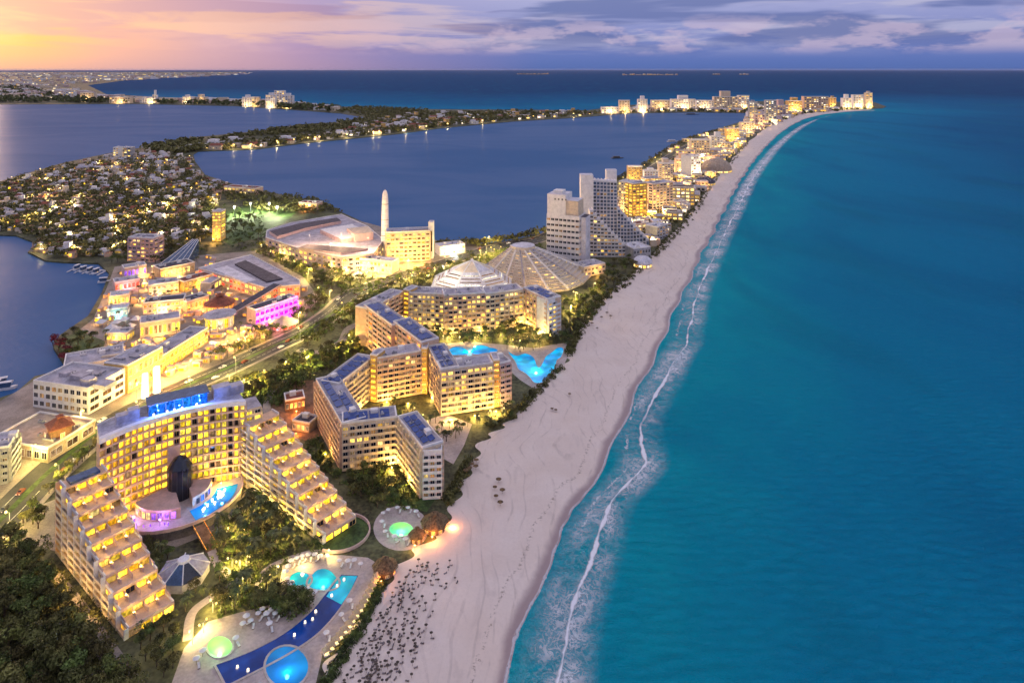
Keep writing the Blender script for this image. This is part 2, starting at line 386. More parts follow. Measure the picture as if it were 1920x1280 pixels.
cc = t.mix(t.math('MULTIPLY', t.sstep(t.noise(t.vec('MULTIPLY', pos, (1, .3, 1)), .011, 3, .5, .5), .52, .68), .35), cc, (.001, .15, .24))
wv = t.noise(t.vec('MULTIPLY', pos, (.45, 1.0, 1)), .30, 5, .68, .4); wv2 = t.noise(pos, .045, 3, .5, .5)
cc = t.mix(t.math('MULTIPLY', t.sstep(wv, .52, .66), .30), cc, t.mix(.5, cc, (.02, .30, .42)))
cc = t.mix(t.math('MULTIPLY', t.sstep(wv, .48, .34), .0), cc, cc)
water('sea', cc, .3, .03, .008, t.math('ADD', t.math('MULTIPLY', wv, 1.5), t.math('MULTIPLY', wv2, 1.6)), 1.0, 2.2)
me.materials.append(m); tag(obj('sea', me), kind='structure')

# ---- lagoon
LAG = [(-2500, 192), (0, 191), (420, 191), (580, 203), (690, 214), (1000, 212), (1180, 205), (1400, 203), (1440, 222), (1330, 290), (1210, 400), (1000, 485), (700, 520), (330, 690), (150, 760), (0, 900), (-900, 900)]
m = bpy.data.materials.new('lagoon_water'); m.use_nodes = True; t = NT(m.node_tree); t.n.clear()
pos = t.new('ShaderNodeNewGeometry').outputs['Position']
big = t.noise(t.vec('MULTIPLY', pos, (.5, 1, 1)), .004, 5, .6, .8)
wv = t.noise(t.vec('MULTIPLY', pos, (.6, 1.3, 1)), .16, 4, .6, .3)
water('lagoon', t.mix(t.sstep(big, .35, .65), (.030, .115, .275), (.070, .148, .305)), .3, .09, .02, wv, .4, .6)
setting('lagoon', MB().sheet([P2(u, v, .05) for u, v in LAG], .05), m)

# ---- land: hotel strip with the residential peninsula, and the far spit with the city shore
LAND_A = [(-900, 1700), (-900, 900), (-100, 792), (0, 745), (30, 735), (65, 705), (125, 690), (100, 650), (112, 628), (165, 592), (190, 550), (205, 512), (185, 493), (120, 491), (85, 488), (52, 472), (70, 456),
          (30, 441), (-100, 437), (-500, 440), (-500, 372), (0, 340), (60, 322), (120, 305), (215, 285), (275, 275), (330, 285), (362, 288), (366, 303), (385, 328), (440, 346), (520, 363), (600, 378), (650, 402), (700, 425),
          (780, 445), (815, 462), (870, 461), (950, 452), (1020, 437), (1085, 385), (1150, 338), (1190, 318), (1240, 284), (1290, 257), (1350, 240), (1398, 226)]
beach_mid = [((u_at(SAND_IN, v) * .6 + u_at(WATERLINE, v) * .4), v) for v in (226, 235, 250, 270, 300, 330, 370, 428, 505, 612, 735, 865, 1000, 1165, 1290, 1420, 1690)]
LAND_A += beach_mid
LAND_B = [(262, 279), (370, 257), (500, 244), (620, 231), (690, 221), (640, 213), (575, 208), (500, 203), (440, 199), (250, 195), (0, 196), (-2500, 196), (-2500, 135.2), (470, 135.2), (400, 142), (250, 149), (165, 160), (200, 177),
          (300, 182), (420, 187), (560, 192), (640, 200), (800, 205), (1000, 206), (1100, 207), (1180, 197), (1300, 192), (1400, 190), (1500, 190), (1640, 192), (1662, 200), (1655, 203), (1600, 205.5), (1540, 210), (1490, 219),
          (1450, 234), (1390, 228), (1420, 215), (1400, 212), (1300, 210.5), (1180, 212.5), (1090, 220), (960, 228), (830, 240), (740, 252), (640, 262), (575, 268), (480, 280), (372, 284), (362, 290), (325, 292)]
setting('peninsula_ground', MB().prism([P2(u, v) for u, v in LAND_A], -1.5, 1.5), MAT['earth'])
setting('spit_ground', MB().prism([P2(u, v, 1.2) for u, v in LAND_B], -1.5, 1.2), MAT['earth'])

# ---- beach: a sloping sheet of sand from the planting to below the water line
vrow = np.concatenate([np.linspace(1690, 1300, 30), np.linspace(1296, 500, 260), np.linspace(498, 206.2, 180)])
rows = []; a_attr = []
for v in vrow:
    y = F * (H - 1.0) / (v - V0)
    xi = (u_at(SAND_IN, v) - 960) / F * y; xw = (u_at(WATERLINE, v) - 960) / F * y
    row = []
    wob = 1.2 * math.sin(y * .11) + .8 * math.sin(y * .043 + 1)
    for k in range(13):
        f = k / 12; x = xi + (xw + wob + 9 - xi) * f
        dist = x - xw - wob
        z = 1.62 if dist < -22 else (1.62 - (dist + 22) / 22 * 1.55 if dist < 0 else .07 - dist * .1)
        if f == 0: x -= 6; z = 1.35
        row.append((x, y, z + .05 * math.sin(x * .5 + y * .31))); a_attr.append(dist)
    rows.append(row)
mb = MB(); vv = [p for r_ in rows for p in r_]; n = 13
mb.add(vv, [(i * n + k, i * n + k + 1, (i + 1) * n + k + 1, (i + 1) * n + k) for i in range(len(rows) - 1) for k in range(n - 1)])
m = bpy.data.materials.new('sand'); m.use_nodes = True; t = NT(m.node_tree); t.n.clear()
b = t.new('ShaderNodeBsdfPrincipled'); o = t.new('ShaderNodeOutputMaterial'); t.l.new(b.outputs[0], o.inputs[0])
pos = t.new('ShaderNodeNewGeometry').outputs['Position']
aa = t.new('ShaderNodeAttribute', attribute_name='off').outputs['Fac']
n1 = t.noise(pos, .04, 5, .6, .4); n2 = t.noise(pos, .9, 4, .65); n3 = t.noise(t.vec('MULTIPLY', pos, (1, .35, 1)), .16, 4, .6, .8)
dry = t.mix(t.sstep(n1, .3, .7), (.74, .61, .515), (.80, .68, .59))
dry = t.mix(t.math('MULTIPLY', t.sstep(n2, .35, .7), .22), dry, (.60, .49, .42))
dry = t.mix(t.math('MULTIPLY', t.sstep(n3, .55, .68), .3), dry, (.53, .43, .375))
trk = t.new('ShaderNodeTexWave', wave_type='BANDS'); t.put(trk.inputs['Vector'], t.vec('ADD', t.vec('MULTIPLY', t.noise(pos, .012, 2, .5, 0, 1), (60, 60, 0)), t.vec('MULTIPLY', pos, (.82, .57, 0)))); trk.inputs['Scale'].default_value = .06; trk.inputs['Distortion'].default_value = 1.5
dry = t.mix(t.math('MULTIPLY', t.sstep(trk.outputs['Fac'], .93, .99), t.math('MULTIPLY', t.sstep(n3, .4, .6), .35)), dry, (.45, .36, .31))
wrack = t.math('MULTIPLY', t.math('SUBTRACT', 1.0, t.sstep(t.math('ABSOLUTE', t.math('ADD', aa, t.math('MULTIPLY_ADD', n1, 14, 4))), .2, 1.2)), t.sstep(n2, .5, .62))
dry = t.mix(t.math('MULTIPLY', wrack, .6), dry, (.20, .14, .10))
wet = t.sstep(t.math('ADD', aa, t.math('MULTIPLY_ADD', n1, 8, -4)), -5.5, -1.5)
cs = t.mix(wet, dry, (.37, .275, .26))
t.put(b.inputs['Base Color'], cs)
t.put(b.inputs['Roughness'], t.math('MULTIPLY_ADD', wet, -.5, .95)); b.inputs['Specular IOR Level'].default_value = .25
bn = t.new('ShaderNodeBump'); bn.inputs['Strength'].default_value = .28; bn.inputs['Distance'].default_value = .3
t.put(bn.inputs['Height'], t.math('ADD', n2, n3)); t.l.new(bn.outputs[0], b.inputs['Normal'])
me = mb.mesh('beach', m, smooth=True); at_ = me.attributes.new('off', 'FLOAT', 'POINT'); at_.data.foreach_set('value', a_attr)
tag(obj('beach', me), kind='structure')

# ---- surf: the breaking wave and its lace of foam, a low swell on the water
vrow = np.concatenate([np.linspace(1420, 500, 400), np.linspace(498, 207, 220)])
mb = MB(); A = []; B = []; vv = []; n = 46
for v in vrow:
    y = F * H / (v - V0); xw = (u_at(WATERLINE, v) - 960) / F * y + 1.2 * math.sin(y * .11) + .8 * math.sin(y * .043 + 1)
    xc = (u_at(CREST, v) - 960) / F * y + .5 * math.sin(y * .13)
    wmax = 62
    for k in range(n):
        x = xw - 1.5 + wmax * (k / (n - 1)) ** 1.15
        a_ = x - xw; b_ = x - xc
        z = .09 + .75 * math.exp(-(b_ / 1.6) ** 2) * (.6 + .4 * math.sin(y * .09)) + .12 * math.exp(-(b_ / 7) ** 2)
        if k == n - 1: z = .02
        vv.append((x, y, z)); A.append(a_); B.append(b_)
mb.add(vv, [(i * n + k, i * n + k + 1, (i + 1) * n + k + 1, (i + 1) * n + k) for i in range(len(vrow) - 1) for k in range(n - 1)])
m = bpy.data.materials.new('sea_foam'); m.use_nodes = True; t = NT(m.node_tree); t.n.clear()
o = t.new('ShaderNodeOutputMaterial'); tr = t.new('ShaderNodeBsdfTransparent'); df = t.new('ShaderNodeBsdfDiffuse')
mx = t.new('ShaderNodeMixShader'); t.l.new(tr.outputs[0], mx.inputs[1]); t.l.new(df.outputs[0], mx.inputs[2]); t.l.new(mx.outputs[0], o.inputs[0])
pos = t.new('ShaderNodeNewGeometry').outputs['Position']
sp = t.new('ShaderNodeSeparateXYZ'); t.put(sp.inputs[0], pos); far = t.sstep(sp.outputs[1], 500, 1100)
a_ = t.new('ShaderNodeAttribute', attribute_name='a').outputs['Fac']; b_ = t.new('ShaderNodeAttribute', attribute_name='b').outputs['Fac']
n1 = t.noise(pos, .05, 4, .6); n2 = t.noise(pos, .35, 4, .65, .8); n3 = t.noise(pos, .16, 5, .7, 1.5)
bb = t.math('ADD', b_, t.math('ADD', t.math('MULTIPLY_ADD', n2, 1.0, -.5), t.math('MULTIPLY_ADD', n1, 3.0, -1.5)))
gap = t.sstep(t.noise(pos, .022, 2, .5), .27, .36)
wid = t.math('MULTIPLY_ADD', t.sstep(t.noise(pos, .045, 3, .6), .40, .66), 1.05, -.02)
crest = t.math('MULTIPLY', t.math('SUBTRACT', 1.0, t.sstep(t.math('SUBTRACT', t.math('ABSOLUTE', bb), wid), -.3, .75)), gap)
n4 = t.noise(t.vec('MULTIPLY', pos, (1, .8, 1)), .26, 6, .66, 1.6)
ridge = t.math('SUBTRACT', 1.0, t.sstep(t.math('ABSOLUTE', t.math('SUBTRACT', n4, .5)), .005, .055))
lace = t.math('MAXIMUM', t.math('MULTIPLY', ridge, .95), t.math('MULTIPLY', t.sstep(n3, .50, .58), .85))
inner = t.math('MULTIPLY', t.sstep(bb, -16, -5), t.math('SUBTRACT', 1.0, t.sstep(bb, -1, 1.5)))
outer = t.math('MULTIPLY', t.sstep(bb, -1.0, .5), t.math('SUBTRACT', 1.0, t.sstep(bb, 2, 13)))
band = t.math('MAXIMUM', t.math('MULTIPLY', inner, t.math('MULTIPLY_ADD', far, .3, .75)), t.math('MULTIPLY', outer, 1.0))
patch = t.sstep(t.noise(pos, .03, 4, .65, .6), .38, .64)
milk = t.math('MULTIPLY', t.math('MULTIPLY', band, patch), t.math('MULTIPLY_ADD', n2, .5, .08))
lace = t.math('MAXIMUM', t.math('MULTIPLY', t.math('MULTIPLY', lace, band), t.math('ADD', t.math('MULTIPLY_ADD', patch, .7, .2), t.math('MULTIPLY', far, .3))), milk)
aw = t.math('ADD', a_, t.math('MULTIPLY_ADD', n2, 2.2, -1.1))
swash = t.math('MULTIPLY', t.math('SUBTRACT', 1.0, t.sstep(t.math('ABSOLUTE', t.math('SUBTRACT', aw, .2)), .1, 1.0)), .5)
second = t.math('MULTIPLY', t.math('SUBTRACT', 1.0, t.sstep(t.math('ABSOLUTE', t.math('ADD', t.math('ADD', bb, 7.0), t.math('MULTIPLY_ADD', n2, 6, -3))), .1, .9)), t.sstep(t.noise(t.vec('ADD', pos, (40, 9, 0)), .03, 2, .5), .48, .58))
third = t.math('MULTIPLY', t.math('SUBTRACT', 1.0, t.sstep(t.math('ABSOLUTE', t.math('SUBTRACT', bb, 8.0)), .1, 1.0)), t.sstep(t.noise(t.vec('ADD', pos, (90, 70, 0)), .026, 2, .5), .52, .62))
al = t.math('MAXIMUM', t.math('MAXIMUM', t.math('MULTIPLY', crest, .95), lace), t.math('MAXIMUM', swash, t.math('MULTIPLY', t.math('MULTIPLY', second, t.sstep(n2, .42, .55)), .7)))
edge = t.math('MULTIPLY', t.sstep(a_, -1.4, -.4), t.math('SUBTRACT', 1.0, t.sstep(a_, 48, 58)))
t.put(mx.inputs[0], t.math('MULTIPLY', al, edge, clamp=True)); df.inputs[0].default_value = (.88, .87, .90, 1)
me = mb.mesh('surf', m, smooth=True)
for nm, dat in (('a', A), ('b', B)):
    at_ = me.attributes.new(nm, 'FLOAT', 'POINT'); at_.data.foreach_set('value', dat)
tag(obj('surf', me), kind='stuff')

# ---- roads, paving, lawns
def ribbon(pts, wdt, z, close=False):
    """left and right edges of a road along a plan polyline"""
    pts = [Vector((p[0], p[1])) for p in pts]; Lp, Rp = [], []
    for i, p in enumerate(pts):
        d = (pts[min(i + 1, len(pts) - 1)] - pts[max(i - 1, 0)]).normalized(); nn = Vector((-d.y, d.x))
        Lp.append(p + nn * wdt / 2); Rp.append(p - nn * wdt / 2)
    return Lp, Rp
def strip(mb, Lp, Rp, z, mi=0):
    n = len(Lp); v = [(p.x, p.y, z) for p in Lp] + [(p.x, p.y, z) for p in Rp]
    return mb.add(v, [(n + i, n + i + 1, i + 1, i) for i in range(n - 1)], mi)
def smooth_line(pts, per=8):
    out = []
    for i in range(len(pts) - 1):
        p0, p1, p2, p3 = pts[max(i - 1, 0)], pts[i], pts[i + 1], pts[min(i + 2, len(pts) - 1)]
        for k in range(per):
            s = k / per
            out.append(Vector((.5 * (2 * p1[j] + (p2[j] - p0[j]) * s + (2 * p0[j] - 5 * p1[j] + 4 * p2[j] - p3[j]) * s * s + (3 * p1[j] - p0[j] - 3 * p2[j] + p3[j]) * s ** 3) for j in (0, 1))))
    out.append(Vector(pts[-1][:2])); return out
BOUL = smooth_line([P2(u, v) for u, v in [(-260, 1190), (-100, 1060), (0, 975), (70, 905), (125, 855), (185, 808), (260, 765), (345, 725), (430, 688), (510, 650), (570, 622), (625, 585), (662, 552), (720, 528), (800, 503), (880, 478), (945, 460), (1010, 449), (1065, 420), (1105, 388), (1150, 362), (1210, 325), (1270, 285), (1325, 258), (1385, 238), (1425, 226)]])
def road(name, line, wdt, z, kerb=True, dash=True):
    Lp, Rp = ribbon(line, wdt, z); mb = strip(MB(), Lp, Rp, z)
    setting(name, mb, MAT['asphalt'])
    for i in range(len(Lp) - 1): mark([Lp[i], Rp[i], Rp[i + 1], Lp[i + 1]])
    if dash:
        mk = MB(); acc = 0
        for off in (-wdt / 4, wdt / 4):
            for p, q_ in zip(line[:-1], line[1:]):
                d = q_ - p; L = d.length; d = d.normalized(); nn = Vector((-d.y, d.x)); s = 0
                while s + 3 < L:
                    c = p + d * s + nn * off; mk.add([(c + nn * .1).to_3d() + Vector((0, 0, z + .012)), (c - nn * .1).to_3d() + Vector((0, 0, z + .012)), (c - nn * .1 + d * 3).to_3d() + Vector((0, 0, z + .012)), (c + nn * .1 + d * 3).to_3d() + Vector((0, 0, z + .012))], [(0, 1, 2, 3)]); s += 8
        setting('road_markings', mk, MAT['paint'])
    if kerb:
        for side in (1, -1):
            E1, E2 = ribbon(line, wdt + side * 0 + .0, z); kb = MB()
            base = Lp if side == 1 else Rp
            for i in range(len(base) - 1):
                d = (base[i + 1] - base[i]); 
                if d.length < .1: continue
                dn = d.normalized(); nn = Vector((-dn.y, dn.x)) * side
                a0, a1 = base[i], base[i + 1]
                kb.add([(a0.x, a0.y, z - .1), (a1.x, a1.y, z - .1), (a1.x, a1.y, z + .13), (a0.x, a0.y, z + .13), (a0.x + nn.x * 2.4, a0.y + nn.y * 2.4, z + .13), (a1.x + nn.x * 2.4, a1.y + nn.y * 2.4, z + .13)], [(0, 1, 2, 3), (3, 2, 5, 4)])
            setting('pavement', kb, MAT['pave'])
road('boulevard', BOUL, 17, 1.53)
# planted central reservation of the boulevard
Lp, Rp = ribbon(BOUL[8:90], 2.6, 0); setting('central_reservation', strip(MB(), Lp, Rp, 1.66), MAT['lawn'])
def ground(name, uv, matn, z, mk=False):
    pl = [P2(u, v) for u, v in uv]; setting(name, MB().sheet(pl, z), MAT[matn])
    if mk: mark(pl)
    return pl
PLAZA = ground('shopping_plaza_paving', [(215, 700), (160, 690), (120, 640), (175, 598), (200, 540), (215, 500), (380, 478), (480, 470), (570, 520), (600, 560), (560, 600), (470, 640), (400, 690), (300, 730)], 'pave', 1.512)
ground('mall_forecourt_paving', [(640, 520), (500, 478), (500, 440), (640, 405), (810, 450), (900, 455), (905, 470), (830, 500), (760, 525)], 'pave', 1.512)
ground('service_yard_paving', [(-140, 850), (-100, 800), (0, 752), (70, 710), (130, 695), (260, 650), (300, 700), (260, 760), (180, 800), (110, 855), (0, 960)], 'pave', 1.516)
DECK = ground('pool_deck', [(330, 1420), (322, 1280), (345, 1215), (390, 1165), (440, 1150), (500, 1135), (560, 1118), (525, 1090), (530, 1060), (570, 1042), (640, 1040), (690, 1045), (715, 1060), (705, 1095), (680, 1130), (640, 1180), (605, 1225), (590, 1290), (560, 1420)], 'deck', 1.53)
ground('round_terrace', [(752 + 52 * math.cos(a), 990 + 42 * math.sin(a)) for a in np.linspace(0, 2 * math.pi, 28, endpoint=False)], 'deck', 1.534, True)
ground('hotel_forecourt', [(160, 960), (230, 1000), (330, 1025), (430, 985), (480, 940), (440, 900), (250, 900)], 'pave', 1.52)
ground('promenade_deck', [(795, 790), (835, 775), (885, 795), (870, 835), (850, 870), (815, 850)], 'deck', 1.52)
ground('car_park', [(110, 1035), (30, 1010), (40, 960), (105, 935), (112, 960)], 'pave', 1.524)
for nm, uv in [('lawn', [(410, 720), (520, 690), (600, 655), (660, 620), (690, 640), (600, 690), (500, 760), (430, 750)]), ('lawn', [(400, 400), (480, 385), (560, 395), (505, 440), (430, 460), (405, 440)]),
               ('lawn', [(430, 395), (470, 382), (520, 386), (500, 402), (450, 408)]), ('lawn', [(100, 640), (150, 620), (198, 640), (190, 662), (135, 690), (118, 668)]),
               ('lawn', [(640, 905), (700, 930), (800, 960), (820, 930), (700, 870)]), ('lawn', [(545, 590), (640, 560), (660, 585), (570, 640)])]:
    ground(nm, uv, 'lawn', 1.522 + .004 * random.random())
def path(name, uv, wdt, matn='deck', z=1.545):
    ln = smooth_line([P2(u, v) for u, v in uv]); Lp, Rp = ribbon(ln, wdt, z); setting(name, strip(MB(), Lp, Rp, z), MAT[matn])
    for i in range(len(Lp) - 1): mark([Lp[i], Rp[i], Rp[i + 1], Lp[i + 1]])
path('garden_path', [(392, 1020), (410, 1060), (440, 1090), (395, 1120), (360, 1150), (352, 1200)], 3)
path('garden_path', [(490, 1120), (485, 1090), (510, 1060), (580, 1035), (640, 1030)], 2.2)
path('service_path', [(92, 1062), (150, 1130), (200, 1200), (255, 1275), (300, 1340)], 2.6, 'pave')
path('driveway', [(560, 655), (600, 660), (640, 640), (655, 615), (690, 600)], 6, 'pave', 1.548)
path('ramp_drive', [(585, 700), (540, 712), (510, 735), (500, 765), (512, 792)], 4, 'pave', 1.552)
ground('drop_off_court', [(512, 792), (505, 760), (520, 735), (552, 715), (588, 712), (594, 760), (606, 815), (585, 830), (545, 815)], 'wood', 1.528)
# ================================================================== BUILDING PIECES
_win = {}
def win_mesh(wd, h, kind, frame='white'):
    """a framed pane, x centred, sill at z=0, facing -y"""
    key = (round(wd, 1), round(h, 1), kind, frame)
    if key not in _win:
        wd, h = key[0], key[1]; mb = MB()
        fr = min(.14, wd * .08)
        mb.box(-wd / 2, wd / 2, -.10, .06, 0, fr); mb.box(-wd / 2, wd / 2, -.10, .06, h - fr, h)
        mb.box(-wd / 2, -wd / 2 + fr, -.09, .06, fr, h - fr); mb.box(wd / 2 - fr, wd / 2, -.09, .06, fr, h - fr)
        mb.box(-fr / 3, fr / 3, -.07, .06, fr, h - fr)
        mb.add([(-wd / 2 + fr, -.02, fr), (wd / 2 - fr, -.02, fr), (wd / 2 - fr, -.02, h - fr), (-wd / 2 + fr, -.02, h - fr)], [(0, 1, 2, 3)], 1)
        _win[key] = mb.mesh('window', [MAT[frame], MAT[kind]])
    return _win[key]
def pick(kinds):
    r = random.random(); s = 0
    for k, p in kinds:
        s += p
        if r < s: return k
    return kinds[-1][0]
MIX = [('lit', .38), ('dim', .22), ('glass', .40)]
def loc_of(rt, p, z): return (p[0] - rt.location[0], p[1] - rt.location[1], z - rt.location[2])
def facade(rt, par, a, b, z0, z1, floors, bays, kinds=MIX, proj=1.3, wall='cream', ww=.72, wh=.70, balcony=True, fins=True, skip=None, rail=.95):
    a, b = Vector(a[:2]), Vector(b[:2]); t = (b - a); L = t.length; t = t / L; nrm = Vector((t.y, -t.x)); rz = math.atan2(t.y, t.x)
    fh = (z1 - z0) / floors; bw = L / bays
    if balcony:
        sm = MB().box(.02, L - .02, -proj, .06, 0, .28)
        sm.box(.02, L - .02, -proj - .015, -proj + .12, .28, .28 + rail)
        sm = sm.mesh('balcony', MAT[wall])
        for k in range(floors): obj('balcony', sm, par, loc_of(rt, a, z0 + k * fh - .1), rz)
        if fins:
            fm = MB().box(-.14, .14, -proj - .1, .05, 0, z1 - z0 + .05).mesh('balcony_divider', MAT[wall])
            for j in range(bays + 1):
                s = min(max(j * bw, .16), L - .16); obj('balcony_divider', fm, par, loc_of(rt, a + t * s, z0 - .08), rz)
    for k in range(floors):
        for j in range(bays):
            if skip and skip(k, j): continue
            c = a + t * ((j + .5) * bw)
            kd = pick(kinds(k, j) if callable(kinds) else kinds)
            obj('window', win_mesh(bw * ww, fh * wh, kd), par, loc_of(rt, c, z0 + k * fh + (.32 if balcony else fh * .2)), rz)
def roof_kit(rt, par, corners, z, panels=0, unit=True, pm='solar', wide=2.0):
    """parapet, deck furniture and panels on a four-cornered roof"""
    c = [Vector(p[:2]) for p in corners]
    pr = MB(); cen = sum(c, Vector((0, 0))) / len(c)
    inn = [p + (cen - p).normalized() * .75 for p in c]
    n = len(c)
    for i in range(n):
        j = (i + 1) % n; pr.hexa([c[i], c[j], inn[j], inn[i]], z - .05, z + .85)
    part(rt, 'parapet', pr, MAT['white'], parent=par)
    a, b, d = c[0], c[1], c[3]; t = (b - a); L = t.length; t /= L; D = (d - a).length; nn = Vector((-t.y, t.x)); rz = math.atan2(t.y, t.x)
    if panels:
        pl = (L - 5) / panels; rows_ = 2 if D > 9 else 1
        pmesh = MB(); wpan = (D - 3.2) / rows_ - .7
        pmesh.add([(0, 0, .35), (pl - .8, 0, .35), (pl - .8, wpan, .95), (0, wpan, .95), (0, 0, .25), (pl - .8, 0, .25), (pl - .8, wpan, .85), (0, wpan, .85)], [(0, 1, 2, 3), (7, 6, 5, 4), (0, 4, 5, 1), (1, 5, 6, 2), (2, 6, 7, 3), (3, 7, 4, 0)])
        pmesh.box(.3, .5, wpan * .5, wpan * .5 + .2, 0, .6, 1); pmesh.box(pl - 1.3, pl - 1.1, wpan * .5, wpan * .5 + .2, 0, .6, 1)
        pmesh = pmesh.mesh('solar_panel', [MAT[pm], MAT['metal']])
        for r_ in range(rows_):
            for k in range(panels):
                if random.random() < .06: continue
                obj('solar_panel', pmesh, par, loc_of(rt, a + t * (2.5 + k * pl) + nn * (1.7 + r_ * (wpan + .7)), z + .02), rz)
    for _ in range(min(5, int(L * D / 90)) if not panels else 1):
        p = a + t * (L * random.uniform(.08, .9)) + nn * (D * random.uniform(.15, .8)); obj('air_conditioner', ACM[random.randrange(3)], par, loc_of(rt, p, z - .03), rz + random.choice([0, 1.571]))
    if unit:
        mb = MB(); p = a + t * (L * random.uniform(.1, .8)) + nn * (D * .55); mb.obox(p, t, 3.2, 2.4, z - .05, z + 2.1)
        part(rt, 'plant_room', mb, MAT['white'], parent=par)
_zj = [0]
ACM = [MB().box(-.9, .9, -.6, .6, 0, 1.2).cone((0, 0), .45, .45, 1.2, 1.35, 8, 1).mesh('air_conditioner', [MAT['metal'], MAT['steel']]), MB().box(-1.6, 1.6, -.7, .7, .2, 1.7).cone((-.8, 0), .5, .5, 1.7, 1.85, 8, 1).cone((.8, 0), .5, .5, 1.7, 1.85, 8, 1).mesh('air_conditioner', [MAT['white'], MAT['steel']]), MB().box(-.4, .4, -3.0, 3.0, .15, .75).box(-.7, .7, -3.8, -2.6, 0, 1.3).mesh('air_conditioner', [MAT['metal']])]
def wing(rt, name, a, b, depth, h, floors, bays, kinds=MIX, wall='cream', proj=1.3, panels=0, ends=(0, 0), back=0, z0=1.5, roofm='roof', balcony=True, fins=True, ww=.72, wh=.66, unit=True, parent=None, skip=None):
    """a slab of rooms: a->b is the front (outside on the right hand), depth goes to the left"""
    _zj[0] += 1; h = h + (_zj[0] % 7) * .06
    a, b = Vector(a[:2]), Vector(b[:2]); t = (b - a).normalized(); nn = Vector((-t.y, t.x)); L = (b - a).length
    c, d = b + nn * depth, a + nn * depth
    mark([a - nn * 2, b - nn * 2, c + nn, d + nn])
    core = part(rt, name, MB().hexa([a, b, c, d], z0 - .6, z0 + h, 0, 1), [MAT[wall], MAT[roofm]], parent=parent)
    facade(rt, core, a, b, z0 + .5, z0 + h - .7, floors, bays, kinds, proj, wall, ww, wh, balcony, fins, skip)
    if ends[0]: facade(rt, core, d, a, z0 + .5, z0 + h - .7, floors, ends[0], kinds, proj * .6, wall, ww, wh, balcony, fins)
    if ends[1]: facade(rt, core, b, c, z0 + .5, z0 + h - .7, floors, ends[1], kinds, proj * .6, wall, ww, wh, balcony, fins)
    if back: facade(rt, core, c, d, z0 + .5, z0 + h - .7, floors, back, kinds, proj, wall, ww, wh, balcony, fins)
    roof_kit(rt, core, [a, b, c, d], z0 + h, panels, unit)
    return core

# ================================================================== THE CRESCENT HOTEL WITH ITS TWO STEPPED WINGS
U1 = Vector((.774, -.633)); W1 = Vector((.633, .774))
HC = thing('crescent_hotel', 'golden lit crescent hotel with two stepped terrace wings and a blue lit roof lounge', 'hotel', (-140, 275, 1.5))
C0, C4 = Vector((-160.0, 264.6)), Vector((-115.6, 295.4)); ch = (C4 - C0); chn = Vector((-ch.y, ch.x)).normalized(); SAG, NB, FL, CH = 6.5, 24, 10, 35.0
arc = [C0 + ch * (i / NB) + chn * (SAG * (1 - (2 * i / NB - 1) ** 2)) for i in range(NB + 1)]
barc = [p + chn * 12.5 for p in arc]
mark([p - chn * 3 for p in arc] + barc[::-1])
mb = MB()
for i in range(NB): mb.hexa([arc[i], arc[i + 1], barc[i + 1], barc[i]], 1.0, 1.5 + CH, 0, 1)
cw = part(HC, 'crescent_wall', mb, [MAT['cream'], MAT['roof']])
fh = (CH - 2.2) / FL; PR = 1.7
def curved(z0, z1, o0, o1, mb=None):
    mb = mb or MB()
    for i in range(NB): mb.hexa([arc[i] - chn * o1, arc[i + 1] - chn * o1, arc[i + 1] - chn * o0, arc[i] - chn * o0], z0, z1)
    return mb
for k in range(FL):
    z = 3.2 + k * fh
    mb = curved(z - .15, z + .15, -.05, PR); curved(z + .15, z + .7, PR - .14, PR + .02, mb)
    part(HC, 'balcony', mb, MAT['peach'], parent=cw)
part(HC, 'cornice', curved(1.5 + CH - 1.0, 1.5 + CH + .9, -.4, PR + .25), MAT['white'], parent=cw)
mb = MB()
for i in range(NB): mb.hexa([barc[i] - chn * .4, barc[i + 1] - chn * .4, barc[i + 1] + chn * .05, barc[i] + chn * .05], 1.5 + CH - .1, 1.5 + CH + .9)
part(HC, 'parapet', mb, MAT['white'], parent=cw)
for i in range(NB + 1):
    mb = MB(); d = (arc[min(i + 1, NB)] - arc[max(i - 1, 0)]).normalized(); p = arc[i] - d * .16 - chn * (PR + .12)
    mb.obox(p, d, .26, PR + .2, 2.0, 1.5 + CH - 1.05); part(HC, 'balcony_divider', mb, MAT['peach'], parent=cw)
for k in range(FL):
    for i in range(NB):
        if 11 <= i <= 12 and k < 6: continue
        a, b = arc[i], arc[i + 1]; d = (b - a).normalized(); bw = (b - a).length; rz = math.atan2(d.y, d.x)
        left = i < 11
        kd = pick([('gold', .86), ('lit', .05), ('dim', .05), ('glass', .04)] if left else ([('goldy', .85), ('lit', .05), ('dim', .05), ('glass', .05)] if i % 3 else [('goldy', .35), ('dim', .25), ('glass', .40)]))
        obj('window', win_mesh(bw * .88, fh * .84, kd, 'ochre'), cw, loc_of(HC, (a + b) / 2, 3.2 + k * fh + .2), rz)
# lift tower bay that rises above the glass atrium
mb = MB(); p = arc[11] - chn * 1.9; d = (arc[13] - arc[11]).normalized(); mb.obox(p, d, (arc[13] - arc[11]).length, 2.4, 1.4, 23.5); part(HC, 'atrium_bay', mb, MAT['pink'], parent=cw)
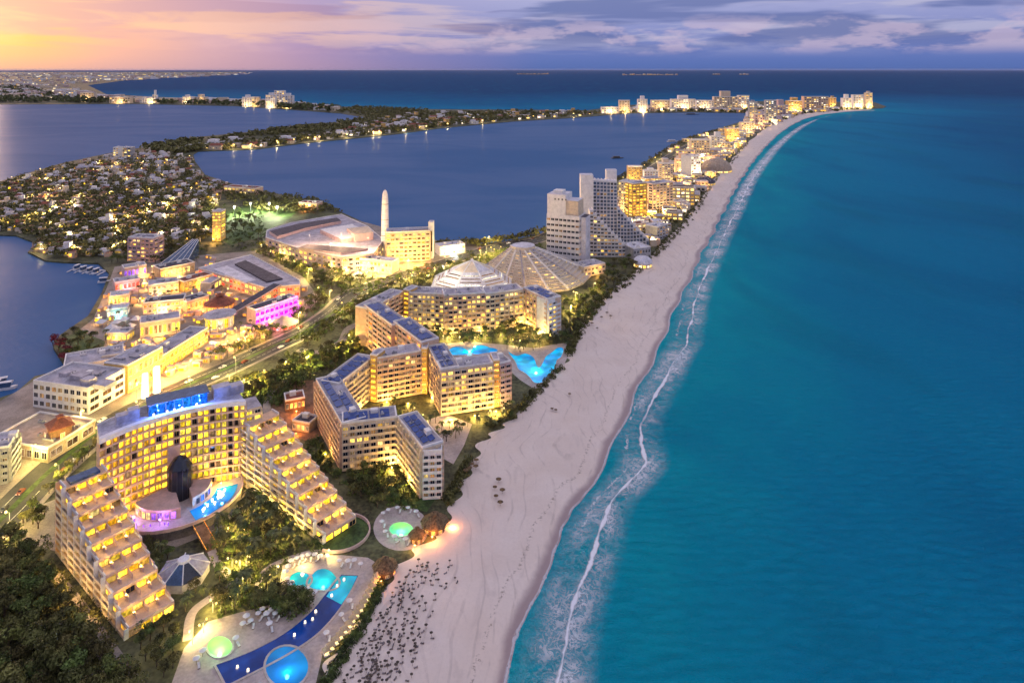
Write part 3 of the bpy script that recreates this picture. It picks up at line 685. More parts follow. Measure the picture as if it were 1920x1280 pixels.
# roof lounge, glass walled and lit blue
la, lb = arc[8] + chn * 3.0, arc[18] + chn * 3.0; ld = (lb - la).normalized(); LL = (lb - la).length
rl = part(HC, 'roof_lounge', MB().obox(la, ld, LL, 7.0, 36.45, 41.0), [MAT['glassb']])
n_p = 7
for k in range(n_p):
    mb = MB(); q0 = la + ld * (k * LL / n_p + .25); nl = Vector((ld.y, -ld.x))
    mb.add([(*(q0 + nl * .06), 36.9), (*(q0 + ld * (LL / n_p - .5) + nl * .06), 36.9), (*(q0 + ld * (LL / n_p - .5) + nl * .06), 40.7), (*(q0 + nl * .06), 40.7)], [(0, 1, 2, 3)])
    part(HC, 'pane', mb, MAT['blue_l'], parent=rl)
part(HC, 'lounge_roof', MB().obox(la - ld * .6 + Vector((ld.y, -ld.x)) * .9, ld, LL + 1.2, 9, 41.02, 41.4), MAT['glassb'], parent=rl)
for k in (.08, .3, .42, .55, .8):
    q0 = la + ld * LL * k + Vector((ld.y, -ld.x)) * 1.6; mb = MB().cone(q0, .28, .42, 36.45, 37.9, 8); part(HC, 'lantern', mb, MAT['white_l'], parent=rl)
for k in (.15, .5, .85): bulb(HC, (*(la + ld * LL * k + Vector((ld.y, -ld.x)) * 2.2), 39.5), 2500, (.05, .2, 1), .6)
for f, sz, hh in ((.80, (7, 5), 4.5), (.92, (6, 5), 3.4), (.12, (5, 4), 3.0), (.20, (4, 4), 4.2)):
    q0 = C0 + ch * f + chn * (SAG * .6 + 5); part(HC, 'plant_room', MB().obox(q0, ch.normalized(), sz[0], sz[1], 36.4, 36.5 + hh), MAT['roof'])

def terrace_wing(rt, org, width, steps, sl_, fh, gold):
    core = MB(); top = []
    L = steps * sl_
    for i in range(steps):
        core.obox(org + U1 * (i * sl_), U1, sl_, width, 1.0, 1.5 + (steps - i) * fh + .02 * (i % 2), 0, 1)
    mark([org - W1 * 2, org + U1 * (L + 2) - W1 * 2, org + U1 * (L + 2) + W1 * (width + 1), org + W1 * (width + 1)])
    tw = part(rt, 'terrace_wing', core, [MAT['peach'], MAT['peach']])
    rzs = math.atan2(W1.y, W1.x); nb = 4; bw = width / nb
    rzu = math.atan2(U1.y, U1.x)
    for i in range(1, steps + 1):
        z = 1.5 + (steps - i) * fh; e = org + U1 * (i * sl_)          # riser between step i-1 and terrace i
        # riser faces +U1: run along it with the outside on the right hand is from the inner to the outer side
        for j in range(nb):
            c = e + W1 * ((j + .5) * bw)
            kd = pick([(gold, .72), ('lit', .1), ('dim', .06), ('glass', .12)])
            obj('window', win_mesh(bw * .88, fh * .84, kd, 'ochre'), tw, loc_of(rt, c, z + .12), rzs)
        if i < steps:
            for j in range(nb + 1):
                c = e + W1 * min(max(j * bw, .15), width - .15); obj('terrace_divider', TDIV, tw, loc_of(rt, c, z), rzu)
        rl_ = MB(); f_ = org + U1 * (min(i + 1, steps) * sl_) if i < steps else None
        if f_ is not None:
            rl_.obox(f_ - U1 * .25, U1, .3, width, z - .3, z + .6); part(rt, 'parapet', rl_, MAT['pink'], parent=tw)
            for j in (.22, .72): bulb(rt, (*(e + U1 * 2.2 + W1 * width * j), z + 2.0), random.choice([20, 110, 150, 170]), (1, .62, .10), .25)
    # outer parapet steps and side windows in balconied rows
    for i in range(steps):
        for k in range(steps - i):
            z = 1.5 + k * fh
            for j in range(2):
                c = org + U1 * ((i + .27 + .46 * j) * sl_)
                kd = pick([(gold, .50), ('lit', .15), ('dim', .15), ('glass', .2)])
                obj('window', win_mesh(sl_ * .36, fh * .62, kd, 'cream'), tw, loc_of(rt, c, z + .5), rzu)
    for k in range(steps):
        ln = (steps - k) * sl_ - .1; mb = MB().obox(org + U1 * .05 - W1 * 1.25, U1, ln, 1.3, 1.5 + k * fh - .1, 1.5 + k * fh + .18)
        mb.obox(org + U1 * .05 - W1 * 1.27, U1, ln, .14, 1.5 + k * fh + .18, 1.5 + k * fh + 1.05); part(rt, 'balcony', mb, MAT['cream'], parent=tw)
    for i in range(steps + 1):
        hgt = (steps - max(i - 1, 0)) * fh
        mb = MB().obox(org + U1 * (i * sl_ - .15 if i else .0) - W1 * 1.35, U1, .3, 1.4, 1.4, 1.5 + hgt + .6); part(rt, 'fin', mb, MAT['white' if i else 'peach'], parent=tw)
        if i < steps:
            mb = MB().obox(org + U1 * (i * sl_ + .15), U1, sl_ - .3, .35, 1.5 + (steps - i) * fh - .05, 1.5 + (steps - i) * fh + .9); part(rt, 'parapet', mb, MAT['white'], parent=tw); mb = MB().obox(org + W1 * (width - .35) + U1 * (i * sl_ + .15), U1, sl_ - .3, .35, 1.5 + (steps - i) * fh - .05, 1.5 + (steps - i) * fh + .9)
            part(rt, 'parapet', mb, MAT['white'], parent=tw)
    return tw
TDIV = MB().box(0, 3.6, -.12, .12, -.05, 1.7).mesh('terrace_divider', MAT['pink'])
LW = Vector((-167.7, 253.0)); tl = terrace_wing(HC, LW, 14.2, 10, 6.1, 2.55, 'gold')
RW = Vector((-116.8, 295.6)); tr_ = terrace_wing(HC, RW, 14.2, 10, 6.0, 2.55, 'goldy')
# link block between crescent and the right wing, rising to the roof
lk = part(HC, 'link_block', MB().obox(C4 + ch.normalized() * .1, ch.normalized(), 7, 11, 1.0, 32.5, 0, 1), [MAT['cream'], MAT['roof']])
facade(HC, lk, C4 + ch.normalized() * .1, C4 + ch.normalized() * 7.1, 27, 32, 2, 2, [('goldy', .7), ('glass', .3)], 1.2, 'cream')
part(HC, 'skylight', MB().obox(LW + U1 * .6 + W1 * 2, U1, 4.4, 10, 26.9, 27.9), MAT['glassb'])
# podium: curved deck, lobby roofs, colonnade, rooftop splash pool
pc = P2(338, 948); pm = Vector((.563, -.827))
def fan(r, a0, a1, n=18, cx=pc): return [cx + pm * (r * math.cos(a)) + Vector((-pm.y, pm.x)) * (r * 1.12 * math.sin(a)) for a in np.linspace(a0, a1, n)]
pd = part(HC, 'podium', MB().prism(fan(21.5, -1.62, 1.62) , 1.2, 5.2, 0, 1), [MAT['roofd'], MAT['deck']])
mark(fan(24, -1.7, 1.7))
part(HC, 'podium_parapet', (lambda o, i: (lambda m_: [m_.hexa([o[k], o[k + 1], i[k + 1], i[k]], 5.0, 6.2) for k in range(len(o) - 1)] and m_)(MB()))(fan(21.7, -1.62, 1.62), fan(21.2, -1.62, 1.62)), MAT['pink'], parent=pd)
lob = part(HC, 'lobby', MB().prism(fan(14.5, -1.5, -.12, 9) + [pc - pm * 4 + Vector((-pm.y, pm.x)) * -2], 5.1, 9.3, 0, 1), [MAT['peach'], MAT['pink']])
lob2 = part(HC, 'lobby', MB().prism(fan(10.5, .25, 1.55, 9) + [pc - pm * 4 + Vector((-pm.y, pm.x)) * 3], 5.1, 9.0, 0, 1), [MAT['peach'], MAT['pink']])
fp = fan(14.62, -1.42, -.2, 9)
for k in range(8):
    a, b = fp[k], fp[k + 1]; d = (b - a).normalized(); obj('window', win_mesh((b - a).length * .8, 2.8, 'purple_l' if k > 3 else 'lit', 'pink'), lob, loc_of(HC, (a + b) / 2, 5.6), math.atan2(d.y, d.x))
fp = fan(10.62, .35, 1.45, 7)
for k in range(6):
    a, b = fp[k], fp[k + 1]; d = (b - a).normalized(); obj('window', win_mesh((b - a).length * .8, 2.6, 'blue_l' if k % 2 else 'glass', 'pink'), lob2, loc_of(HC, (a + b) / 2, 5.6), math.atan2(d.y, d.x))
sp_o = fan(19.6, .12, 1.35, 14); sp_i = fan(12.2, .12, 1.35, 14)
part(HC, 'splash_pool', MB().prism(sp_o + sp_i[::-1], 5.1, 5.45), MAT['pool_blue'], parent=pd)
for k in range(9):
    q0 = fan(random.uniform(13, 18.5), *(lambda z_: (z_, z_))(random.uniform(.2, 1.2)), n=1)[0]; part(HC, 'fountain_jet', MB().cone(q0, .22, .5, 5.4, 6.5, 8), MAT['white_l'], parent=pd)
for k in range(12):
    q0 = fan(random.uniform(15.5, 20), *(lambda z_: (z_, z_))(random.uniform(-1.4, -.1)), n=1)[0]; part(HC, 'lantern', MB().cone(q0, .18, .22, 5.1, 6.0, 6), MAT['purple_l'], parent=pd)
for a_ in (-1.1, -.5): bulb(HC, (*fan(17.5, a_, a_, n=1)[0], 8), 700, (.45, .2, 1), .4)
for a_ in (.4, .9): bulb(HC, (*fan(16, a_, a_, n=1)[0], 8), 900, (.1, .35, 1), .4)
ac = pc - pm * 1.0; mb = MB().cone(ac, 4.6, 4.6, 5.1, 17.5, 14, 0, False).cone(ac, 4.6, 2.6, 17.5, 20.5, 14, 0, False).cone(ac, 2.6, .4, 20.5, 21.8, 14)
at1 = part(HC, 'glass_atrium', mb, MAT['glass'])
for i in range(14):
    t_ = 2 * math.pi * i / 14; q0 = ac + Vector((math.cos(t_), math.sin(t_))) * 4.62; part(HC, 'mullion', MB().tube((*q0, 5.1), (*q0, 17.5), .09, .09, 4), MAT['steel'], parent=at1)
brg = MB(); b0, b1 = P2(372, 985, 5.2), P2(397, 1030, 1.6); bd = (b1 - b0).normalized(); bn_ = Vector((-bd.y, bd.x))
brg.add([(*(b0 + bn_ * 2), 5.3), (*(b0 - bn_ * 2), 5.3), (*(b1 - bn_ * 2), 1.7), (*(b1 + bn_ * 2), 1.7), (*(b0 + bn_ * 2), 4.9), (*(b0 - bn_ * 2), 4.9), (*(b1 - bn_ * 2), 1.4), (*(b1 + bn_ * 2), 1.4)], [(3, 2, 1, 0), (4, 5, 6, 7), (0, 1, 5, 4), (2, 3, 7, 6), (1, 2, 6, 5), (3, 0, 4, 7)])
st = part(HC, 'stair', brg, MAT['wood'])
for s in (-1, 1):
    part(HC, 'handrail', MB().tube((*(b0 + bn_ * 2 * s), 6.3), (*(b1 + bn_ * 2 * s), 2.7), .09, .09, 5), MAT['orange'], parent=st)
# warm uplighters on the courtyard side of the crescent
for f, wt in ((.12, 2200), (.36, 1800), (.8, 2500)):
    q0 = C0 + ch * f + chn * (SAG * .5) - chn * 9; bulb(HC, (*q0, 8), wt, (1, .62, .12), 1.0)
for i in range(2, 8, 2):
    q0 = RW + U1 * (i * 7.5) - W1 * 6; bulb(HC, (*q0, 5), 1500, (1, .68, .16), .8)
    q0 = LW + U1 * (i * 7.6) - W1 * 6; bulb(HC, (*q0, 5), 700, (1, .62, .2), .8)

# ================================================================== THE THREE ZIGZAG HOTELS
def T(u, v, h): return P2(u, v, 1.5 + h)
ZL = [('lit', .30), ('dim', .25), ('glass', .45)]; ZG = [('lit', .52), ('dim', .2), ('glass', .28)]
h = 20.5
ZA = thing('zigzag_hotel', 'seven storey zigzag hotel with blue solar panels on its roofs beside the sand', 'hotel', (*T(641, 796, h), 1.5))
wing(ZA, 'wing', T(592, 712, h), T(641, 796, h), 11, h, 7, 13, ZL, 'peach', 1.0, 7)
wing(ZA, 'wing', T(641, 796, h), T(745, 783, h), 10, h, 7, 8, [('lit', .14), ('dim', .2), ('glass', .66)], 'cream', 1.3, 4)
wing(ZA, 'wing', T(745, 783, h), T(792, 842, h), 9.5, h, 7, 9, [('lit', .6), ('dim', .2), ('glass', .2)], 'cream', 1.2, 5, ends=(0, 3))
wing(ZA, 'wing', T(635, 722, h), T(702, 670, h), 10.5, h, 7, 9, ZL, 'cream', 1.2, 5, ends=(0, 2))
wing(ZA, 'end_tower', T(792.5, 843, h), T(829, 841, h), 9.3, h - 1.5, 7, 3, [('lit', .05), ('dim', .25), ('glass', .7)], 'white', 1.1, 0, unit=False)
h = 23.0
ZB = thing('zigzag_hotel', 'eight storey zigzag hotel lit orange and yellow beside the star shaped pool', 'hotel', (*T(824, 690, h), 1.5))
wing(ZB, 'stair_tower', T(694, 672, h), T(706, 674, h), 9, h + 1.4, 8, 1, [('gold', 1)], 'ochre', .5, 0, unit=False, fins=False)
wing(ZB, 'wing', T(706, 673, h), T(790, 659, h), 11, h, 8, 8, [('lit', .22), ('dim', .38), ('glass', .40)], 'peach', 1.3, 0)
wing(ZB, 'stair_tower', T(790, 660, h), T(801, 660, h), 10, h + 1.6, 8, 1, [('orange', .5), ('gold', .5)], 'ochre', .5, 0, unit=False, fins=False)
wing(ZB, 'wing', T(801, 650, h), T(826, 694, h), 10, h, 8, 6, [('dim', .5), ('lit', .2), ('glass', .3)], 'peach', .5, 5)
wing(ZB, 'wing', T(826, 695, h), T(925, 682, h), 10.5, h, 8, 8, ZG, 'cream', 1.4, 0)
wing(ZB, 'stair_tower', T(925, 682, h), T(937, 681, h), 10, h + 1.2, 8, 1, [('orange', 1)], 'ochre', .5, 0, unit=False, fins=False)
wing(ZB, 'end_tower', T(937, 681, h), T(958, 676, h), 12, h - .8, 8, 2, [('dim', .4), ('glass', .6)], 'pink', .9, 0)
h = 25.0
ZC = thing('zigzag_hotel', 'large peach hotel of staggered slabs behind the palm garden and lagoon pools', 'hotel', (*T(790, 645, h), 1.5))
wing(ZC, 'wing', T(682, 573, h), T(735, 612, h), 11, h, 8, 6, [('dim', .55), ('orange', .12), ('glass', .33)], 'peach', .5, 3)
wing(ZC, 'wing', T(737, 607, h), T(790, 647, h), 11, h + 1.2, 8, 6, [('dim', .5), ('orange', .2), ('glass', .3)], 'peach', .5, 4)
wing(ZC, 'wing', T(692, 578, h), T(757, 545, h), 11, h - .8, 8, 7, ZL, 'peach', 1.0, 0)
wing(ZC, 'stair_tower', T(756, 548, h), T(767, 550, h), 10, h + 1.5, 8, 1, [('gold', 1)], 'ochre', .5, 0, unit=False, fins=False)
wing(ZC, 'wing', T(767, 550, h), T(832, 553, h), 13, h, 8, 8, ZG, 'cream', 1.4, 0)
wing(ZC, 'wing', T(832, 557, h), T(910, 552, h), 13, h + .6, 8, 9, ZG, 'peach', 1.4, 0)
wing(ZC, 'wing', T(910, 553, h), T(981, 544, h), 13, h + .1, 8, 8, ZG, 'cream', 1.4, 0)
wing(ZC, 'wing', T(981, 541, h), T(1027, 563, h), 11, h, 8, 7, [('lit', .6), ('dim', .2), ('glass', .2)], 'peach', 1.0, 4)
wing(ZC, 'end_tower', T(1027.5, 564, h), T(1050, 557, h), 11, h - .7, 8, 3, [('lit', .3), ('dim', .2), ('glass', .5)], 'white', 1.0, 0)
# courtyard and facade uplighters of the zigzag hotels
def fl(rt, u, v, wt, c=(1, .60, .14), z=3.0): bulb(rt, P(u, v, z), wt, c, .7)
FLB = 1.0
for u, v, wt in [(735, 875, 3600), (760, 905, 2600), (690, 790, 2200), (675, 765, 2600), (645, 760, 1600), (580, 790, 1500), (610, 850, 1200)]: fl(ZA, u, v, wt)
for u, v, wt in [(725, 752, 2600), (765, 755, 2200), (810, 745, 2600), (845, 785, 2400), (890, 778, 2400), (930, 770, 2000)]: fl(ZB, u, v, wt)
for u, v, wt in [(672, 640, 4200), (700, 668, 3600), (735, 650, 2400), (790, 612, 3400), (835, 618, 3800), (880, 612, 3400), (930, 615, 3400), (985, 612, 4200), (1010, 630, 3000)]: fl(ZC, u, v, wt)
# ================================================================== OTHER BUILDINGS ROUND THE HOTELS
def block(name, label, cat, a, b, depth, h, wall='white', roofm='roof', floors=2, bays=5, kinds=MIX, side=0, left=0, group=None, balcony=False, lamps=(), z0=1.5, unit=True, ww=.7, wh=.6):
    a, b = Vector(a[:2]), Vector(b[:2]); t = (b - a).normalized(); nn = Vector((-t.y, t.x)); c, d = b + nn * depth, a + nn * depth
    rt = thing(name, label, cat, (*((a + b) / 2), z0), group); mark([a - nn * 1.5, b - nn * 1.5, c, d])
    _zj[0] += 1; h += (_zj[0] % 9) * .05
    core = part(rt, 'wall', MB().hexa([a, b, c, d], z0 - .6, z0 + h, 0, 1), [MAT[wall], MAT[roofm]])
    facade(rt, core, a, b, z0 + .3, z0 + h - .5, floors, bays, kinds, .9, wall, ww, wh, balcony, balcony)
    if side: facade(rt, core, b, c, z0 + .3, z0 + h - .5, floors, side, kinds, .9, wall, ww, wh, balcony, balcony)
    if left: facade(rt, core, d, a, z0 + .3, z0 + h - .5, floors, left, kinds, .9, wall, ww, wh, balcony, balcony)
    roof_kit(rt, core, [a, b, c, d], z0 + h, 0, unit)
    for (f, o_, z, wt, cl) in lamps: bulb(rt, (*(a + (b - a) * f - nn * o_), z), wt * .5, cl, .7)
    return rt
def polyblock(name, label, cat, uv, z, wall, roofm, group=None, z0=1.5, lip=.7):
    pl = [P2(u, v, z) for u, v in uv]; cen = sum(pl, Vector((0, 0))) / len(pl)
    rt = thing(name, label, cat, (*cen, z0), group); mark(pl)
    core = part(rt, 'wall', MB().prism(pl, z0 - .6, z, 0, 1), [MAT[wall], MAT[roofm]])
    pr = MB(); n = len(pl)
    if sum(pl[i - 1].x * pl[i].y - pl[i].x * pl[i - 1].y for i in range(n)) < 0: pl = pl[::-1]
    inn = [p + (cen - p).normalized() * .8 for p in pl]
    for i in range(n):
        j = (i + 1) % n; pr.hexa([pl[i], pl[j], inn[j], inn[i]], z - .05, z + lip)
    part(rt, 'parapet', pr, MAT['white'])
    return rt, core, pl
WARM = (1, .52, .11); HOT = (1, .34, .06); COOL = (1, .74, .38)
ALLL = [('lit', .75), ('pale', .2), ('dim', .05)]
# ---- white slab tower and the raking-terraced blue tower beside it
TW = thing('tower_hotel', 'tall white tower with dark ribbon windows and a blank top storey', 'hotel', (*P2(1056, 500), 1.5))
a, b = P2(1025, 497), P2(1086, 504)
rib = [('glass', .82), ('dim', .18)]
t1 = wing(TW, 'tower', a, b, 22, 46, 9, 8, rib, 'white', .8, 0, ends=(0, 5), balcony=True, fins=False, ww=.86, wh=.55)
t = (b - a).normalized(); nn = Vector((-t.y, t.x))
part(TW, 'crown_block', MB().obox(a + t * .3 + nn * .5, t, 17.5, 20, 47.3, 66.5, 0, 1), [MAT['white'], MAT['roofw']])
part(TW, 'crown_block', MB().obox(a + t * 17.85 + nn * 1.6, t, 11.5, 17, 47.3, 61.5, 0, 1), [MAT['cream'], MAT['roofw']])
part(TW, 'parapet', MB().obox(a + t * 5 + nn * 4, t, 9, 9, 66.4, 69.5), MAT['white'])
part(TW, 'service_core', MB().obox(b + t * .05 + nn * 4, t, 5, 14, 1, 47, 0, 1), [MAT['roofw'], MAT['roofd']])
for j in range(4): obj('window', win_mesh(1.6, 1.8, 'glass'), t1, loc_of(TW, a + t * (8 + j * 3.4) + nn * .45, 61 + .3), math.atan2(t.y, t.x))
for q0, wt in ((a + t * 4 - nn * 26, 5200), (a + t * 22 - nn * 26, 5200)): bulb(TW, (*q0, 9), wt, (1, .84, .68), 1.5)  # point lights added to whiten the tower front
SB = thing('raked_tower', 'blue grey glazed tower whose terraces rake down like a ski slope', 'apartment block', (*P2(1150, 470), 1.5))
def raked(rt, a, b, depth, h0, h1, n, wall, kinds, fl_h, glass):
    a, b = Vector(a[:2]), Vector(b[:2]); t = (b - a) / n; nn = Vector((-t.y, t.x)).normalized(); tn = t.normalized()
    mark([a, b, b + nn * depth, a + nn * depth])
    for i in range(n):
        hh = h0 + (h1 - h0) * (i / (n - 1)) ** .9
        seg = part(rt, 'terrace_bay', MB().obox(a + t * i, tn, t.length, depth, 1.0, 1.5 + hh + .01 * i, 0, 1), [MAT[wall], MAT['roofw']])
        part(rt, 'parapet', MB().obox(a + t * i - nn * .5, tn, t.length - .05, .7, 1.5 + hh - .3, 1.5 + hh + 1.0).obox(a + t * (i + 1) - tn * .6, tn, .55, depth - .2, 1.5 + hh - .3, 1.5 + hh + 1.05), MAT['white'], parent=seg)
        nf = max(1, int(hh / fl_h))
        facade(rt, seg, a + t * i, a + t * (i + 1), 2.2, 1.5 + hh - .6, nf, 1, kinds, .8, wall, .82, .70, not glass, False)
        part(rt, 'fin', MB().obox(a + t * i - nn * 1.0, tn, .4, 1.1, 1.4, 1.5 + hh + .4), MAT['white'], parent=seg)
raked(SB, P2(1112, 462), P2(1157, 462), 14, 66, 65, 7, 'roofw', [('glassb', .75), ('glass', .2), ('dim', .05)], 3.6, True)
raked(SB, P2(1157.4, 463), P2(1217, 463), 15, 38, 7, 10, 'roofw', [('glassb', .75), ('glass', .2), ('dim', .05)], 3.6, True)
raked(SB, P2(1106, 482), P2(1186, 482), 12, 44, 5, 12, 'white', [('dim', .4), ('glass', .55), ('lit', .05)], 3.4, False)
part(SB, 'lift_shaft', MB().obox(P2(1089, 464), (1, 0), 12.6, 12, 1, 74, 0, 1), [MAT['white'], MAT['roofw']])
part(SB, 'lift_shaft', MB().obox(P2(1137, 448), (1, 0), 11, 9, 1, 74, 0, 1), [MAT['white'], MAT['roofw']])
block('beach_pavilion', 'pale grey low pavilion at the foot of the raked tower on the sand', 'pavilion', P2(1188, 490), P2(1220, 486), 22, 11, 'grey', 'roofw', 2, 6, [('glass', .7), ('dim', .3)])
block('hotel_annexe', 'cream annexe with raking glass roof below the raked tower', 'annexe', P2(1095, 520), P2(1135, 512), 16, 8, 'cream', 'roof', 2, 6, MIX, lamps=[(.5, 5, 5, 2500, WARM)])
# ---- ochre and peach hotels beyond
block('ochre_hotel', 'ochre floodlit hotel with a rounded gold front just past the raked tower', 'hotel', P2(1186, 412), P2(1212, 409), 16, 42, 'ochre', 'roof', 12, 4, [('gold', .6), ('lit', .2), ('glass', .2)], 2, 2, balcony=True, lamps=[(.5, 10, 6, 16000, (1, .60, .1))])
block('cream_hotel', 'cream slab hotel between the raked tower and the ochre hotel', 'hotel', P2(1160, 406), P2(1184, 409), 18, 42, 'cream', 'roofw', 12, 5, [('lit', .4), ('dim', .3), ('glass', .3)], 2, 2, lamps=[(.3, 12, 6, 12000, WARM)])
block('peach_hotel', 'peach trapezoid hotel with gold lower floors near the dark dome', 'hotel', P2(1224, 398), P2(1262, 392), 16, 35, 'peach', 'roof', 10, 6, [('lit', .35), ('dim', .35), ('glass', .3)], 2, 2, lamps=[(.5, 10, 6, 14000, HOT)])
block('grey_lodge', 'grey block with pale roof on the dune below the peach hotel', 'lodge', P2(1232, 452), P2(1252, 445), 14, 14, 'grey', 'roofw', 4, 4, [('glass', .7), ('dim', .3)])
block('white_hotel', 'bright white floodlit hotel beside the brown vaulted roof', 'hotel', P2(1296, 335), P2(1314, 332), 20, 36, 'white', 'roofw', 8, 4, [('pale', .6), ('dim', .4)], lamps=[(.4, 12, 6, 26000, COOL)])
def dome(name, label, cat, u, v, r, hz, matn, ax=1.0, base=4.0):
    c = P2(u, v); rt = thing(name, label, cat, (*c, 1.5)); mark_disc(c.x, c.y, r)
    part(rt, 'wall', MB().cone(c, r, r, 1.0, 1.5 + base, 20, 0, False, ax), MAT['cream'])
    for j in range(14):
        an = 2 * math.pi * (j + .5) / 14
        obj('window', win_mesh(r * .34, base * .6, pick(ALLL)), rt, (r * 1.01 * math.cos(an), r * ax * 1.01 * math.sin(an), base * .2), an + math.pi / 2)
    mb = MB(); N = 6
    for k in range(N):
        t0, t1_ = math.pi / 2 * k / N, math.pi / 2 * (k + 1) / N
        mb.cone(c, (r + .8) * math.cos(t0), max((r + .8) * math.cos(t1_), .2), 1.5 + base + hz * math.sin(t0), 1.5 + base + hz * math.sin(t1_), 20, 0, k == N - 1, ax)
    rf = part(rt, 'roof', mb, MAT[matn])
    for j in range(10):
        an = 2 * math.pi * j / 10; p0 = Vector((c.x + (r + .85) * math.cos(an), c.y + (r + .85) * ax * math.sin(an), 1.5 + base))
        pts = [Vector((c.x + (r + .9) * math.cos(th) * math.cos(an), c.y + (r + .9) * ax * math.cos(th) * math.sin(an), 1.55 + base + hz * math.sin(th))) for th in (0, .5, 1.0, 1.5)]
        rb = MB()
        for p_, q_ in zip(pts[:-1], pts[1:]): rb.tube(p_, q_, .18, .18, 4)
        part(rt, 'rib', rb, MAT['white'], parent=rf)
    return rt
dome('vaulted_hall', 'brown ribbed vaulted hall on the strip beside the bright white hotel', 'hall', 1343, 322, 26, 20, 'tan', .8)
dome('dark_dome', 'dark slate dome with a pale rim near the dune', 'dome', 1322, 346, 15, 8, 'roofd')
fr_ = thing('faceted_hall', 'white hall with a faceted peaked glass roof behind the staggered peach hotel', 'hall', (*P2(885, 545), 1.5)); fc = P2(885, 545); mark_disc(fc.x, fc.y, 34)
part(fr_, 'wall', MB().cone(fc, 33, 33, 1, 9, 8, 0, False, .75, ph=.39), MAT['white'])
ring = lambda r, z: [Vector((fc.x + r * math.cos(.39 + k * math.pi / 4), fc.y + r * .75 * math.sin(.39 + k * math.pi / 4), z)) for k in range(9)]
r0, r1, r2 = ring(34.5, 8), ring(16, 19.5), ring(2, 25.5)
for k in range(8):
    part(fr_, 'roof_facet', MB().add([r0[k], r0[k + 1], r1[k + 1], r1[k]], [(0, 1, 2, 3)]), MAT['roofw'] if k % 2 else MAT['white']); part(fr_, 'roof_facet', MB().add([r1[k], r1[k + 1], r2[k + 1], r2[k]], [(0, 1, 2, 3)]), MAT['cream'] if k % 3 else MAT['roofw'])
    part(fr_, 'rib', MB().tube(r0[k], r1[k], .6, .5, 5).tube(r1[k], r2[k], .5, .4, 5), MAT['white'])
    for j in range(5):
        p0 = r0[k].lerp(r1[k], .15 + .16 * j) + Vector((0, 0, .35)); p1 = r0[k + 1].lerp(r1[k + 1], .15 + .16 * j) + Vector((0, 0, .35)); part(fr_, 'skylight_strip', MB().tube(p0.lerp(p1, .08), p0.lerp(p1, .92), .35, .35, 4), MAT['dim' if (j + k) % 3 else 'pale'])
part(fr_, 'lantern', MB().cone(fc, 2.2, .6, 25.2, 27.5, 8, 0, True, .75, ph=.39), MAT['roofw'])
bulb(fr_, (fc.x - 20, fc.y - 30, 30), 9000, (1, .9, .7), 1.0)
dome('white_dome', 'small white domed pavilion on the dune by the beach', 'dome', 1205, 500, 8, 6, 'roofw')

# ---- stepped stone pyramid hall in front of the white tower
PYR = thing('stepped_pyramid_hall', 'pale stone ribbed hall rising like a rounded pyramid in front of the white tower', 'hall', (*P2(1000, 520), 1.5))
base = [P2(u, v) for u, v in [(900, 508), (915, 522), (945, 534), (985, 544), (1030, 549), (1066, 545), (1094, 533), (1112, 514), (1090, 498), (1050, 486), (1000, 479), (940, 484)]]
topq = [P2(u, v, 26) for u, v in [(956, 466), (960, 468), (967, 470), (975, 471), (984, 471.5), (992, 471), (999, 469), (1003, 466), (1000, 463), (992, 461), (980, 460), (966, 462)]]
mark(base)
TI = 13; TH = 24.0 / TI
for k in range(TI):
    f = k / TI; q_ = [p.lerp(q2, f) for p, q2 in zip(base, topq)]
    tier = part(PYR, 'tier', MB().prism(q_, 1.0 if k == 0 else 1.5 + k * TH - .3, 1.5 + (k + 1) * TH, 0, 1), [MAT['stone'], MAT['stone']])
    for (p_, r_) in zip(q_[:6], q_[1:7]):
        if (r_ - p_).length > 4:
            d = (r_ - p_).normalized(); nb = max(1, int((r_ - p_).length / 6))
            for j in range(nb):
                c = p_ + (r_ - p_) * ((j + .5) / nb); obj('window', win_mesh(3.2, .9, pick([('dim', .6), ('lit', .15), ('glass', .25)])), tier, loc_of(PYR, c, 1.5 + k * TH + .6), math.atan2(d.y, d.x))
for k in range(len(base)):
    p_, r_ = base[k], topq[k]; part(PYR, 'rib', MB().tube((*p_, 3.0), (*r_, 26.6), .9, .7, 5), MAT['white'] if k % 3 else MAT['roof'])
part(PYR, 'crown', MB().prism(topq, 25, 29, 0, 1), [MAT['stone'], MAT['roofw']])
for u, v, wt in [(940, 540, 4000), (990, 555, 4000), (1040, 562, 4000), (905, 530, 3000)]: fl(PYR, u, v, wt, WARM)
block('pyramid_annexe', 'white low wing joined to the stepped pyramid hall', 'annexe', P2(815, 535), P2(870, 545), 20, 7, 'white', 'roofw', 2, 8, ALLL)

